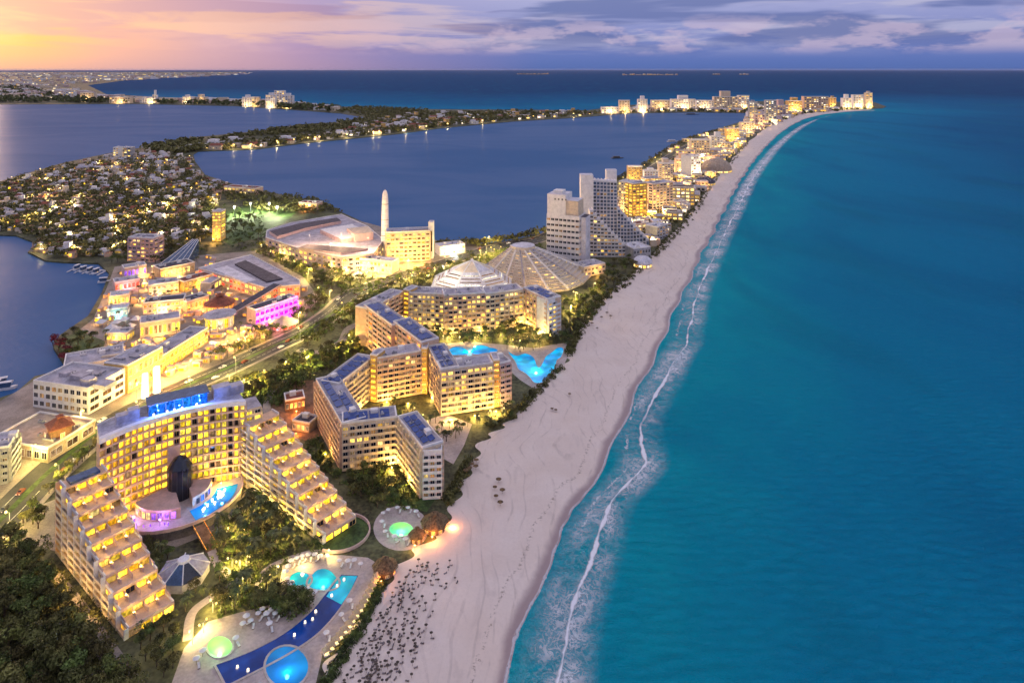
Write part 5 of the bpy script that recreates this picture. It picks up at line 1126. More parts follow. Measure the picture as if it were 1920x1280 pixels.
PEN = [(-40, 346), (0, 345), (60, 328), (120, 311), (215, 292), (275, 281), (325, 293), (360, 296), (362, 312), (380, 335), (435, 352), (410, 372), (400, 440), (350, 470), (295, 468), (240, 470), (205, 480), (130, 484), (88, 482), (62, 470), (78, 452), (35, 436), (-60, 432)]
pen_w = [P2(u, v) for u, v in PEN]; xs = [p.x for p in pen_w]; ys = [p.y for p in pen_w]
used = [False] * len(protos); nh = 0; tries = 0; houses = []
while nh < 232 and tries < 20000:
    tries += 1; x, y = random.uniform(min(xs), max(xs)), random.uniform(min(ys), max(ys))
    if not inside(np.array(x), np.array(y), pen_w) or not free(x, y, 5): continue
    i = random.choices(range(6), [4, 3, 5, 2, 4, 3])[0]
    if used[i]: r_ = copy_tree(protos[i])
    else: r_ = protos[i]; used[i] = True
    r_.location = (x, y, 1.5); r_.rotation_euler = (0, 0, random.uniform(-.6, .6)); s = random.uniform(.6, .95); r_.scale = (s, s, s * random.uniform(.9, 1.25)); mark_disc(x, y, 6.5 * s); houses.append((x, y)); nh += 1
GS = 'houses along the far spit'
sprot = [house('spit_house', 'white flat roofed house on the far wooded spit', GS, 20, 12, 7, 'white', 'roofw', 'flat', 'pale'), house('spit_house', 'cream hip roofed house with bright windows on the far wooded spit', GS, 18, 12, 6, 'cream', 'roofr', 'gable', 'lit'), house('spit_house', 'ochre lit villa with a tower room on the far wooded spit', GS, 20, 12, 7, 'ochre', 'roof', 'tower', 'goldy')]
SPIT = [(372, 282), (480, 277), (575, 265), (640, 259), (740, 249), (830, 238), (960, 226), (1090, 218), (1130, 213), (1125, 211), (1000, 211), (900, 212), (800, 214), (720, 221), (690, 228), (640, 248), (520, 264), (400, 270), (330, 285), (350, 288)]
spit_w = [P2(u, v, 1.2) for u, v in SPIT]; xs = [p.x for p in spit_w]; ys = [p.y for p in spit_w]
used = [False] * 3; nh = 0; tries = 0; spots = []
while nh < 68 and tries < 30000:
    tries += 1; u, v = random.uniform(330, 1130), random.uniform(210, 287)
    p = P2(u, v, 1.2)
    if not inside(np.array(p.x), np.array(p.y), spit_w) or any((p.x - a) ** 2 + (p.y - b) ** 2 < 700 for a, b in spots): continue
    i = random.choices(range(3), [4, 3, 3])[0]; r_ = copy_tree(sprot[i]) if used[i] else sprot[i]; used[i] = True
    r_.location = (p.x, p.y, 1.2); r_.rotation_euler = (0, 0, random.uniform(-.5, .5)); s = random.uniform(.9, 1.7); r_.scale = (s, s, s); spots.append((p.x, p.y)); nh += 1

# ---- what lies beyond counting: more roofs of the peninsula, the spit and the city, with their lights
def boxes_stuff(name, pts, wmin, wmax, hmin, hmax, litp, mats, kinds):
    mb = MB()
    for x, y, z in pts:
        wd, dp, hh = random.uniform(wmin, wmax), random.uniform(wmin, wmax) * .8, random.uniform(hmin, hmax); mi = random.randrange(kinds)
        mb.box(x - wd / 2, x + wd / 2, y - dp / 2, y + dp / 2, z - 1, z + hh, mi, kinds)
        if random.random() < litp:
            mb.box(x - wd * .38, x + wd * .38 * random.uniform(-.2, 1), y - dp / 2 - .3, y - dp / 2 + .1, z + hh * .25, z + hh * .7, kinds + 1 + random.randrange(2))
    return setting(name, mb, mats, 'stuff')
def scatter(uvpoly, n, z, by_view=True, r=0):
    pl = [P2(u, v, z) for u, v in uvpoly]; out = []; us = [p[0] for p in uvpoly]; vs_ = [p[1] for p in uvpoly]; k = 0
    while len(out) < n and k < n * 30:
        k += 1
        p = P2(random.uniform(min(us), max(us)), random.uniform(min(vs_), max(vs_)), z)
        if inside(np.array(p.x), np.array(p.y), pl) and (r == 0 or free(p.x, p.y, r)): out.append((p.x, p.y, z))
    return out
hm = [MAT['white'], MAT['cream'], MAT['pink'], MAT['roofw'], MAT['lit'], MAT['pale']]
boxes_stuff('tiled_outbuildings', scatter(PEN, 420, 1.5, True, 2), 4, 8, 2.5, 6, .4, [MAT['cream'], MAT['tan'], MAT['peach'], MAT['roofr'], MAT['lit'], MAT['goldy']], 3)
boxes_stuff('small_outbuildings', scatter(PEN, 520, 1.5, True, 2), 3, 7, 2.5, 6.5, .42, [MAT['cream'], MAT['tan'], MAT['white'], MAT['roof'], MAT['lit'], MAT['goldy']], 3)
boxes_stuff('far_spit_roofs', scatter(SPIT, 230, 1.2), 9, 20, 5, 10, .75, hm, 3)
boxes_stuff('far_point_roofs', scatter([(1130, 212), (1180, 203), (1300, 199), (1400, 198), (1500, 203), (1640, 200), (1600, 205), (1500, 214), (1440, 236), (1400, 226), (1405, 212), (1300, 209)], 260, 1.2), 14, 34, 6, 16, .8, hm, 3)
CITY = [(-400, 188), (0, 186), (120, 189), (250, 192), (420, 194), (580, 205), (640, 210), (560, 198), (420, 191), (250, 188), (180, 180), (140, 168), (120, 158), (240, 151), (390, 143.5), (300, 140), (0, 139), (-400, 139)]
boxes_stuff('distant_city', scatter(CITY, 1300, 1.2), 24, 60, 12, 30, .32, hm, 3)
boxes_stuff('distant_coast_lights', scatter([(240, 151), (400, 143), (470, 139), (500, 136.5), (0, 136.5), (0, 142)], 320, 1.2), 60, 190, 12, 30, .35, hm, 3)
boxes_stuff('strip_outbuildings', scatter(STRIP, 190, 1.5, True, 3), 5, 11, 3, 7, .75, [MAT['white'], MAT['cream'], MAT['peach'], MAT['roof'], MAT['goldy'], MAT['pale']], 3)
boxes_stuff('village_kiosks', scatter([(215, 690), (190, 640), (180, 600), (215, 510), (380, 480), (500, 500), (590, 555), (520, 625), (420, 690), (330, 715)], 170, 1.5, True, 2), 2.5, 5, 2.4, 3.6, .9, [MAT['tan'], MAT['peach'], MAT['pink'], MAT['roof'], MAT['orange'], MAT['goldy']], 3)

# ================================================================== POOLS
def smoothed(uv, per=4):
    n = len(uv); out = []
    for i in range(n):
        p0, p1, p2, p3 = uv[i - 1], uv[i], uv[(i + 1) % n], uv[(i + 2) % n]
        for k in range(per):
            q = k / per; out.append(tuple(.5 * (2 * p1[j] + (p2[j] - p0[j]) * q + (2 * p0[j] - 5 * p1[j] + 4 * p2[j] - p3[j]) * q * q + (3 * p1[j] - p0[j] - 3 * p2[j] + p3[j]) * q ** 3) for j in (0, 1)))
    return out
ground('pool_surround', [(835, 672), (835, 645), (880, 640), (935, 645), (1000, 652), (1062, 642), (1066, 665), (1050, 700), (1028, 728), (1000, 728), (975, 712), (950, 690), (930, 672)], 'deck', 1.53)
def pool(name, label, pl, matn, z=1.56, rim='deck', group=None):
    pl = [Vector(p[:2]) for p in pl]; cen = sum(pl, Vector((0, 0))) / len(pl); rt = thing(name, label, 'pool', (*cen, 1.5), group); mark(pl)
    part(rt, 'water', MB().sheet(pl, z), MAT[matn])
    if sum(pl[i - 1].x * pl[i].y - pl[i].x * pl[i - 1].y for i in range(len(pl))) < 0: pl = pl[::-1]
    rm = MB(); n = len(pl); out = []
    for i in range(n):
        d = (pl[(i + 1) % n] - pl[i - 1]).normalized(); out.append(pl[i] + Vector((d.y, -d.x)) * .7)
    for i in range(n):
        j = (i + 1) % n; rm.hexa([out[i], out[j], pl[j], pl[i]], z - .1, z + .16)
    part(rt, 'coping', rm, MAT['cloth' if rim == 'w' else rim]); return rt
def blob(u, v, ru, rv, n=26, wob=.0, ph=0): return [P2(u + ru * math.cos(a) * (1 + wob * math.sin(3 * a + ph)), v + rv * math.sin(a) * (1 + wob * math.sin(3 * a + ph))) for a in np.linspace(0, 2 * math.pi, n, endpoint=False)]
lap_l = smooth_line([P2(u, v) for u, v in [(405, 1247), (470, 1222), (530, 1190), (580, 1150), (612, 1112), (640, 1078)]], 5); lap_r = smooth_line([P2(u, v) for u, v in [(672, 1079), (655, 1112), (628, 1152), (592, 1190), (545, 1222), (490, 1252), (425, 1285)]], 5)
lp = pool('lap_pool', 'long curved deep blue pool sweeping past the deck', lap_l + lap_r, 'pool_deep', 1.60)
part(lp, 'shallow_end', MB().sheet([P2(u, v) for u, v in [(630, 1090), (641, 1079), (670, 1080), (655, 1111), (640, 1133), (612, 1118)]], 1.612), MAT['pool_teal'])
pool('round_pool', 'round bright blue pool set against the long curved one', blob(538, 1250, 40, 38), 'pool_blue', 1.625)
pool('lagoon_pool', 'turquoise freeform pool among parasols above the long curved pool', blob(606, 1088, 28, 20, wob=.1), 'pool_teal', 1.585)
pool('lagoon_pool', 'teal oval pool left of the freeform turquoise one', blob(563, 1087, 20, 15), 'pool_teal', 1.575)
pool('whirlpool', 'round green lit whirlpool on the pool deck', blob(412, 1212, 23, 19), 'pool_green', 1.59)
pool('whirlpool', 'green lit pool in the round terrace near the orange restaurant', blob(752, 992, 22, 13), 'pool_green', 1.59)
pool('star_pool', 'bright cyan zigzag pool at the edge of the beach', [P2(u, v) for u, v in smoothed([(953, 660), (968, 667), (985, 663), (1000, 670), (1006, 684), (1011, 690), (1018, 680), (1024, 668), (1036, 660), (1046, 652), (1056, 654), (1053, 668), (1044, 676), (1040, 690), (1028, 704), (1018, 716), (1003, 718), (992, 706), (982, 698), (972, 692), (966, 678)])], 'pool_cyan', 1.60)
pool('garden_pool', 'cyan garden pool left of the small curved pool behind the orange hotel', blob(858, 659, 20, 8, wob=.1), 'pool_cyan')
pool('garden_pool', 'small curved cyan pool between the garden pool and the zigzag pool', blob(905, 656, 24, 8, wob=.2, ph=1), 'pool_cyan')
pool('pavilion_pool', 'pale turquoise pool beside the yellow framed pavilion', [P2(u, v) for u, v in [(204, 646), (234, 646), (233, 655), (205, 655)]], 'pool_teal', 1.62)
# point lights added above the water to spread the glow of the pools
for u, v, c_, wt in [(606, 1085, (.2, 1, .95), 200), (412, 1210, (.3, 1, .4), 500), (752, 990, (.3, 1, .5), 500), (538, 1250, (.1, .6, 1), 350), (1005, 690, (.1, .8, 1), 1500), (880, 655, (.1, .8, 1), 900)]:
    ob_ = min([o_ for o_ in bpy.data.objects if o_.get('category') == 'pool'], key=lambda o_: (o_.location.x - P2(u, v).x) ** 2 + (o_.location.y - P2(u, v).y) ** 2)
    bulb(ob_, P(u, v, 3.0), wt, c_, .6)
# octagonal glass conservatory
oc = P2(345, 1082); gc = thing('conservatory', 'octagonal glass roofed conservatory in the hotel garden', 'conservatory', (*oc, 1.5)); mark_disc(oc.x, oc.y, 9.5)
part(gc, 'wall', MB().cone(oc, 8.2, 8.2, 1, 4.5, 8, 0, False, ph=.39), MAT['roof'])
for k in range(8):
    a0, a1 = .39 + k * math.pi / 4, .39 + (k + 1) * math.pi / 4
    p0, p1 = Vector((oc.x + 8.5 * math.cos(a0), oc.y + 8.5 * math.sin(a0), 4.5)), Vector((oc.x + 8.5 * math.cos(a1), oc.y + 8.5 * math.sin(a1), 4.5)); q0, q1 = Vector((oc.x + 2 * math.cos(a0), oc.y + 2 * math.sin(a0), 7.6)), Vector((oc.x + 2 * math.cos(a1), oc.y + 2 * math.sin(a1), 7.6))
    part(gc, 'pane', MB().add([p0, p1, q1, q0], [(0, 1, 2, 3)]), MAT[('roof', 'glassb', 'glass', 'roof')[k % 4]]); part(gc, 'rafter', MB().tube(p0 + Vector((0, 0, .1)), q0 + Vector((0, 0, .1)), .22, .18, 5), MAT['white'])
part(gc, 'ring_beam', MB().cone(oc, 2.3, 2.0, 7.4, 8.2, 8, ph=.39), MAT['white'])
# garden amphitheatre with dark lawn at the end of the right wing, curved wall
for i, (u, v, r) in enumerate([(640, 1000, 10.5)]):
    c = P2(u, v); rt = thing('garden_ring', 'curved pale garden wall round a dark lawn at the end of the stepped wing', 'garden wall', (*c, 1.5)); mb = MB()
    for k in range(20):
        a0, a1 = -2.0 + k * .19, -2.0 + (k + 1) * .19; mb.hexa([c + Vector((math.cos(a0), math.sin(a0))) * (r + .5), c + Vector((math.cos(a1), math.sin(a1))) * (r + .5), c + Vector((math.cos(a1), math.sin(a1))) * r, c + Vector((math.cos(a0), math.sin(a0))) * r], 1.2, 2.6)
    part(rt, 'wall', mb, MAT['pink']); part(rt, 'lawn', MB().cone(c, r - .1, r - .1, 1.3, 1.56, 24), MAT['lawn']); mark_disc(c.x, c.y, r + 1)
# beach restaurant with orange light
br = tent('beach_restaurant', 'orange glowing thatched beach restaurant at the end of the round terrace', 'restaurant', 815, 990, 5, 2.8, 3.2, 'thatch', 'wood', [('orange', .7), ('lit', .3)], (1500, HOT), 10)
tent('beach_hut', 'small thatched bar between the terrace and the beach restaurant', 'bar', 782, 1012, 3, 2.4, 2.4, 'thatch', 'wood', [('orange', 1)], (700, WARM), 8)
tent('beach_hut', 'brown thatched bar at the top of the cabana row', 'bar', 722, 1072, 4.2, 2.4, 2.8, 'thatch', 'wood', [('dim', .7), ('orange', .3)], (500, HOT), 8)
fl(br, 848, 985, 900, (1, .34, .10), 2.5)

# ================================================================== BOATS
def boat(label, u, v, L, hullm, cabm, rz, group=None):
    p = P(u, v, 0); rt = thing('boat', label, 'boat', (p.x, p.y, 0), group, rz); w2 = L * .14
    def pt(nm, mb, ms): return obj(nm, mb.mesh(nm, ms), rt)
    pt('hull', MB().add([(-L / 2, -w2, 1.6), (L * .25, -w2, 1.6), (L / 2, 0, 2.0), (L * .25, w2, 1.6), (-L / 2, w2, 1.6), (-L / 2, -w2 * .7, -.5), (L * .2, -w2 * .7, -.5), (L * .4, 0, -.5), (L * .2, w2 * .7, -.5), (-L / 2, w2 * .7, -.5)], [(0, 1, 2, 3, 4), (0, 5, 6, 1), (1, 6, 7, 2), (2, 7, 8, 3), (3, 8, 9, 4), (4, 9, 5, 0)]), MAT[hullm])
    pt('cabin', MB().box(-L * .35, L * .15, -w2 * .7, w2 * .7, 1.5, 4.2), MAT[cabm]); pt('canopy', MB().box(-L * .4, L * .2, -w2 * .85, w2 * .85, 4.2, 4.6), MAT[hullm])
boat('dark flat ferry lying in the middle of the lagoon', 1158, 297, 26, 'steel', 'steel', .15); boat('pale boat moored off the strip in the lagoon', 1262, 266, 30, 'cloth', 'grey', .1); boat('dark barge at the head of the lagoon', 1298, 215, 60, 'steel', 'steel', 0)
for k, (u, v, rz) in enumerate([(6, 722, .5), (14, 730, .4), (-6, 727, .5), (158, 508, 1.4), (170, 510, 1.5), (182, 512, 1.4), (146, 505, 1.5), (196, 530, .3)]):
    boat('small white motor boat in the marina by the white walled store' if k < 3 else 'white motor boat moored at the jetty of the inlet', u, v, 10, 'cloth', 'glassb', rz, 'marina boats' if k < 3 else 'boats at the inlet jetty')
jt = thing('jetty', 'white jetty with finger piers at the head of the inlet', 'jetty', (*P2(170, 503), .1)); a, b = P2(135, 500), P2(205, 507)
part(jt, 'deck', MB().obox(a, (b - a).normalized(), (b - a).length, 2, .2, .9), MAT['roofw'])
for k in range(5):
    p = a.lerp(b, .1 + k * .2); part(jt, 'finger_pier', MB().box(p.x - .6, p.x + .6, p.y - 12, p.y + .5, .25, .85), MAT['roofw'])
# ================================================================== STREET LAMPS
def lamp_proto(name, label, group, hgt, head, watts, color):
    rt = thing(name, label, 'street lamp', (0, 0, 0), group)
    obj('pole', MB().tube((0, 0, -.3), (0, 0, hgt), .13, .08, 6).tube((0, 0, hgt), (1.4, 0, hgt + .25), .07, .06, 5).mesh('pole', MAT['metal']), rt)
    obj('lamp_head', MB().cone((1.4, 0), head, head * .6, hgt + .05, hgt + .05 + head, 8).cone((1.4, 0), head * .5, head, hgt - .25, hgt + .05, 8).mesh('lamp_head', MAT['bulb']), rt)
    l = bpy.data.lights.new('bulb', 'POINT'); l.energy = watts; l.color = color; l.shadow_soft_size = .5
    o = bpy.data.objects.new('bulb', l); col.objects.link(o); o.parent = rt; o.location = (1.4, 0, hgt - .8)
    remember(rt); return rt
LM = [(160, 470, 'at the head of the inlet'), (60, 460, 'on the tip beside the inlet'), (300, 440, 'behind the pink apartments'), (390, 430, 'beside the slim yellow lit tower'), (230, 310, 'below the pair of pale towers'), (60, 350, 'on the outer lagoon shore'), (150, 390, 'in the middle lanes'),
      (340, 320, 'at the neck towards the spit'), (410, 365, 'beside the red tiled school'), (300, 370, 'on the rise behind the school'), (20, 420, 'by the shore of the inlet mouth'), (120, 330, 'along the outer shore road'), (30, 390, 'in the western lanes'), (220, 350, 'under the pair of pale towers'), (230, 420, 'in the southern lanes'),
      (660, 1270, 'at the foot of the hedge'), (700, 1180, 'half way along the hedge'), (740, 1100, 'below the brown thatched bar'), (820, 1050, 'in front of the orange restaurant'), (770, 1230, 'towards the wet sand'), (820, 1140, 'on the open sand past the last rows'),
      (900, 250, 'half way along the spit'), (1080, 218, 'at the hotel end of the spit'), (740, 250, 'at the bright waterfront of the spit'), (560, 268, 'beside the lit bridge houses'), (420, 276, 'at the peninsula end of the spit'), (1400, 250, 'near the far point'), (1330, 280, 'beyond the vaulted hall'), (1270, 330, 'beside the bright white hotel'), (1230, 400, 'round the peach hotel'), (1180, 370, 'behind the ochre hotel'), (1330, 340, 'beside the dark dome')]
def near_phrase(x, y):
    u, v = UV(x, y); return min(LM, key=lambda l: (P2(l[0], l[1]) - Vector((x, y))).length)[2]
def place(proto, state, x, y, rz=0, s=1.0, z=1.5, where=None):
    r_ = copy_tree(proto) if state.get(proto.name) else proto
    if not state.get(proto.name): BASE[proto.name] = proto['label']
    state[proto.name] = True
    if where: r_['label'] = BASE[proto.name] + ' ' + where
    r_.location = (x, y, z); r_.rotation_euler = (0, 0, rz); r_.scale = (s, s, s) if not hasattr(s, '__len__') else s
    return r_
ST = {}; BASE = {}
bl = lamp_proto('street_lamp', 'tall curved street lamp along the boulevard', 'street lamps of the boulevard', 9, .55, 13000, (1, .76, .20))
acc = 0; side = 1; nl = 0
for p, q_ in zip(BOUL[:-1], BOUL[1:]):
    d = q_ - p; L = d.length
    if L < .01: continue
    dn = d / L; nn = Vector((-dn.y, dn.x)); acc += L
    step = (14 if p.y < 420 else 22) if p.y < 700 else 70
    if acc > step:
        acc = 0; side = -side; c = p + nn * (10.5 * side); u, v = UV(c.x, c.y)
        if -120 < u < 1500 and v < 1250: place(bl, ST, c.x, c.y, math.atan2(-nn.y * side, -nn.x * side)); nl += 1
pl_ = lamp_proto('plaza_lamp', 'globe lamp in the lanes of the shopping village', 'lamps of the shopping village', 5, .6, 4600, (1, .50, .10))
for x, y, z in scatter([(215, 690), (190, 640), (185, 600), (220, 510), (380, 484), (590, 555), (520, 630), (430, 685), (330, 715)], 34, 1.5, True, 1): place(pl_, ST, x, y, random.uniform(0, 6)); mark_disc(x, y, 1)
gl = lamp_proto('garden_lamp', 'low warm lamp in the hotel gardens', 'lamps in the hotel gardens', 3.2, .35, 1600, (1, .72, .2))
for poly, n_ in (([(430, 950), (480, 940), (600, 1000), (640, 1050), (560, 1060), (480, 1110), (410, 1060)], 26), ([(770, 620), (1000, 615), (1045, 650), (960, 650), (830, 645)], 26), ([(690, 770), (810, 780), (800, 800), (700, 800)], 5), ([(340, 1130), (480, 1120), (400, 1160), (350, 1240)], 6), ([(860, 800), (950, 770), (920, 790), (850, 800)], 4), ([(690, 500), (760, 520), (850, 480), (880, 490), (780, 535), (690, 540)], 18)):
    for x, y, z in scatter(poly, n_, 1.5, True, 1): place(gl, ST, x, y, random.uniform(0, 6))
pk = lamp_proto('park_lamp', 'yellow lamp among the trees between the hotels and the mall', 'lamps of the wooded slope', 6, .5, 5200, (1, .72, .16))
for poly, n_ in (([(420, 725), (560, 655), (660, 605), (690, 650), (600, 690), (500, 750)], 14), ([(480, 465), (560, 475), (640, 490), (650, 545), (600, 560), (570, 520)], 14), ([(640, 520), (760, 525), (900, 478), (1010, 450), (960, 480), (800, 535), (660, 550)], 14), ([(1060, 560), (1110, 545), (1150, 520), (1110, 560), (1070, 600)], 6)):
    for x, y, z in scatter(poly, n_, 1.5, True, 1): place(pk, ST, x, y, random.uniform(0, 6), 1.0, 1.5)
sl_p = lamp_proto('lane_lamp', 'tall lamp in the lanes of the residential peninsula', 'lamps of the peninsula lanes', 7, .8, 6000, (1, .72, .30))
for x, y, z in scatter(PEN, 70, 1.5, True, 2): place(sl_p, ST, x, y, random.uniform(0, 6), 1.0, 1.5, near_phrase(x, y))
st_p = lamp_proto('strip_lamp', 'tall amber lamp among the low buildings of the beach strip', 'lamps of the beach strip', 8, 1.0, 15000, (1, .70, .25))
for x, y, z in scatter(STRIP, 46, 1.5, True, 2): place(st_p, ST, x, y, random.uniform(0, 6), 1.0, 1.5, near_phrase(x, y))
sp_p = lamp_proto('spit_lamp', 'tall lamp on the lagoon shore of the far spit', 'lamps on the far spit', 9, 2.2, 16000, (1, .74, .35))
for u, v in [(400, 279), (437, 280), (470, 279), (520, 272), (552, 269), (577, 266), (600, 264), (650, 259), (700, 254), (712, 253), (760, 249), (800, 243), (840, 238), (905, 231), (1000, 223), (1075, 218)]: place(sp_p, ST, *P2(u, v, 1.2), random.uniform(0, 6), 1.0, 1.2)

# ================================================================== CARS ON THE BOULEVARD
def car_proto(label, paint):
    rt = thing('car', label, 'car', (0, 0, 0), 'cars on the boulevard')
    bd = MB(); v_ = [(-2.15, .62), (-2.2, .35), (2.2, .35), (2.2, .75), (1.1, .92), (.5, 1.42), (-1.0, 1.45), (-1.9, .98)]
    n = len(v_); vv_ = [(x, -.88 if z < 1.2 else -.68, z) for x, z in v_] + [(x, .88 if z < 1.2 else .68, z) for x, z in v_]
    bd.add(vv_, [(i, (i + 1) % n, n + (i + 1) % n, n + i) for i in range(n)] + [tuple(range(n))[::-1], tuple(range(n, 2 * n))])
    obj('body', bd.mesh('body', MAT[paint]), rt)
    obj('windscreen', MB().add([(1.06, -.7, .96), (1.06, .7, .96), (.55, .6, 1.40), (.55, -.6, 1.40)], [(0, 1, 2, 3)]).mesh('windscreen', MAT['glass']), rt, (.03, 0, .02))
    for x in (-1.35, 1.35):
        for y in (-.8, .8):
            w_ = MB()
            for k in range(10): pass
            w_.tube((0, -.11, 0), (0, .11, 0), .33, .33, 10); obj('wheel', w_.mesh('wheel', MAT['steel']), rt, (x, y, .33))
    for y in (-.6, .6):
        obj('headlight', MB().box(2.18, 2.24, y - .18, y + .18, .55, .72).mesh('headlight', MAT['white_l']), rt); obj('tail_light', MB().box(-2.24, -2.17, y - .18, y + .18, .5, .62).mesh('tail_light', MAT['red_l']), rt)
    remember(rt); return rt
cars = [car_proto('white car driving along the boulevard', 'white'), car_proto('dark grey car driving along the boulevard', 'steel'), car_proto('red car driving along the boulevard', 'roofr')]
for i in range(6, 150, 3):
    if i + 1 >= len(BOUL) or random.random() < .45: continue
    p, q_ = BOUL[i], BOUL[i + 1]; d = (q_ - p).normalized(); nn = Vector((-d.y, d.x)); sg = random.choice((-1, 1)); c = p.lerp(q_, random.random()) - nn * sg * random.choice((2.7, 6.2)); u, v = UV(c.x, c.y)
    if 0 < u < 1000: place(random.choice(cars), ST, c.x, c.y, math.atan2(d.y * sg, d.x * sg), 1.0, 1.54)

# ================================================================== BEACH AND POOL FURNITURE
def sun_lounger(label, group, fabric):
    rt = thing('sun_lounger', label, 'lounger', (0, 0, 0), group)
    obj('frame', MB().box(-.34, .34, -.95, .95, .22, .30).box(-.32, -.24, -.85, -.77, -.05, .22).box(.24, .32, -.85, -.77, -.05, .22).box(-.32, -.24, .6, .68, -.05, .22).box(.24, .32, .6, .68, -.05, .22).mesh('frame', MAT['wood']), rt)
    obj('cushion', MB().box(-.33, .33, -.93, .35, .30, .40).mesh('cushion', MAT[fabric]), rt)
    obj('backrest', MB().add([(-.33, .35, .30), (.33, .35, .30), (.33, .95, .75), (-.33, .95, .75), (-.33, .35, .40), (.33, .35, .40), (.33, .90, .85), (-.33, .90, .85)], [(4, 5, 6, 7), (3, 2, 1, 0), (0, 1, 5, 4), (1, 2, 6, 5), (2, 3, 7, 6), (3, 0, 4, 7)]).mesh('backrest', MAT[fabric]), rt)
    remember(rt); return rt
def parasol(name, label, group, r, hgt, matn):
    rt = thing(name, label, 'parasol', (0, 0, 0), group)
    obj('pole', MB().tube((0, 0, -.2), (0, 0, hgt + .1), .06, .05, 6).mesh('pole', MAT['wood']), rt)
    mb = MB(); n = 10; v_ = [(0, 0, hgt + r * .45)]
    for i in range(n): a = 2 * math.pi * i / n; v_.append((r * .55 * math.cos(a), r * .55 * math.sin(a), hgt + r * .2))
    for i in range(n): a = 2 * math.pi * i / n; rr = r * (1 + .06 * (i % 2)); v_.append((rr * math.cos(a), rr * math.sin(a), hgt - .1 * (i % 2)))
    mb.add(v_, [(0, 1 + i, 1 + (i + 1) % n) for i in range(n)] + [(1 + i, 1 + n + i, 1 + n + (i + 1) % n, 1 + (i + 1) % n) for i in range(n)])
    obj('canopy', mb.mesh('canopy', MAT[matn]), rt); remember(rt); return rt
pal = parasol('palapa', 'small brown thatched parasol', 'thatched parasols on the beach', 0.62, 1.6, 'thatchd')
lng = sun_lounger('dark sun lounger set out on the sand', 'sun loungers on the beach', 'cushion')
BZ = [(640, 1290), (690, 1190), (735, 1110), (790, 1050), (852, 1055), (858, 1105), (830, 1165), (800, 1215), (780, 1290)]
bz = [P2(u, v) for u, v in BZ]; pts = []
k = 0
while len(pts) < 140 and k < 30000:
    k += 1; u, v = random.uniform(640, 860), random.uniform(1045, 1290); p = P2(u, v, 1.6)
    if inside(np.array(p.x), np.array(p.y), bz) and all((p.x - a) ** 2 + (p.y - b) ** 2 > .9 ** 2 for a, b in pts) and random.random() < 1.05 - (u - 640 - (1290 - v) * .45) / 125:
        pts.append((p.x, p.y)); s = random.uniform(.6, .95); place(pal, ST, p.x, p.y, random.uniform(0, 6), s, 1.6, near_phrase(p.x, p.y))
        place(lng, ST, p.x + random.uniform(-1.3, 1.3), p.y - random.uniform(.6, 1.6), -1.0 + random.uniform(-.9, .9), .62, 1.62, near_phrase(p.x, p.y))
pal2 = parasol('palapa', 'weathered thatched parasol standing alone on the open sand', 'lone thatched parasols', 1.5, 2.2, 'thatch')
for u, v in [(935, 905), (928, 918), (942, 925), (930, 935), (938, 948), (1035, 770), (1042, 772), (1068, 742), (885, 875), (892, 880), (880, 884), (893, 868), (874, 888), (1110, 610), (1128, 598), (1138, 590), (1145, 596), (1120, 618)]: place(pal2, ST, *P2(u, v, 1.6), random.uniform(0, 6), random.uniform(.55, .85), 1.6)
wp = parasol('pool_parasol', 'white canvas parasol on the pool deck', 'white parasols on the pool deck', 1.15, 2.1, 'cloth')
dl = sun_lounger('white cushioned lounger on the pool deck', 'white loungers on the pool deck', 'cloth')
for u, v in [(540, 1070), (546, 1060), (556, 1054), (566, 1050), (578, 1048), (590, 1048), (600, 1052), (612, 1050), (536, 1080), (538, 1092), (546, 1102), (560, 1110), (575, 1113), (590, 1118), (636, 1058), (652, 1060), (664, 1058), (676, 1064), (484, 1158), (492, 1150), (500, 1160), (508, 1152), (516, 1158), (524, 1150), (470, 1172), (462, 1165), (455, 1178), (505, 1178), (718, 968), (728, 962), (745, 958), (765, 958), (780, 966), (716, 985), (722, 1003), (740, 1014), (760, 1018), (442, 1205), (380, 1230), (368, 1245), (655, 1135), (640, 1160), (612, 1195)]:
    p = P2(u, v); place(wp, ST, p.x, p.y, random.uniform(0, 6), random.uniform(.75, 1.0), 1.55)
    if random.random() < .7: place(dl, ST, p.x + 1.2, p.y - .9, random.uniform(-1, 1), 1, 1.55)
lit_pool = thing('floating_lantern', 'glowing lantern on a small white raft in the long curved pool', 'lantern', (0, 0, 0), 'lanterns in the long curved pool')
obj('raft', MB().cone((0, 0), .9, .8, -.05, .15, 10).mesh('raft', MAT['cloth']), lit_pool); obj('lamp_shade', MB().cone((0, 0), .45, .6, .15, 1.1, 8).mesh('lamp_shade', MAT['white_l']), lit_pool); remember(lit_pool)
for u, v in [(592, 1148), (586, 1162), (552, 1192), (465, 1258), (445, 1252), (632, 1100), (622, 1118), (645, 1088), (572, 1168)]: place(lit_pool, ST, *P2(u, v), 0, .6, 1.62)
cab = thing('cabana', 'canvas cabana lit yellow inside along the hedge by the long curved pool', 'cabana', (0, 0, 0), 'cabanas along the hedge')
obj('roof', MB().cone((0, 0), 2.0, .3, 2.2, 3.3, 4, ph=.785).mesh('roof', MAT['cabana']), cab)
for q in range(4): an = .785 + q * math.pi / 2; obj('post', MB().tube((1.8 * math.cos(an), 1.8 * math.sin(an), -.1), (1.8 * math.cos(an), 1.8 * math.sin(an), 2.3), .07, .07, 5).mesh('post', MAT['wood']), cab)
obj('bed', MB().box(-1, 1, -.9, .9, .1, .5).mesh('bed', MAT['cloth']), cab); obj('lamp', MB().cone((0, .9), .25, .3, 1.2, 1.7, 8).mesh('lamp', MAT['lit']), cab)
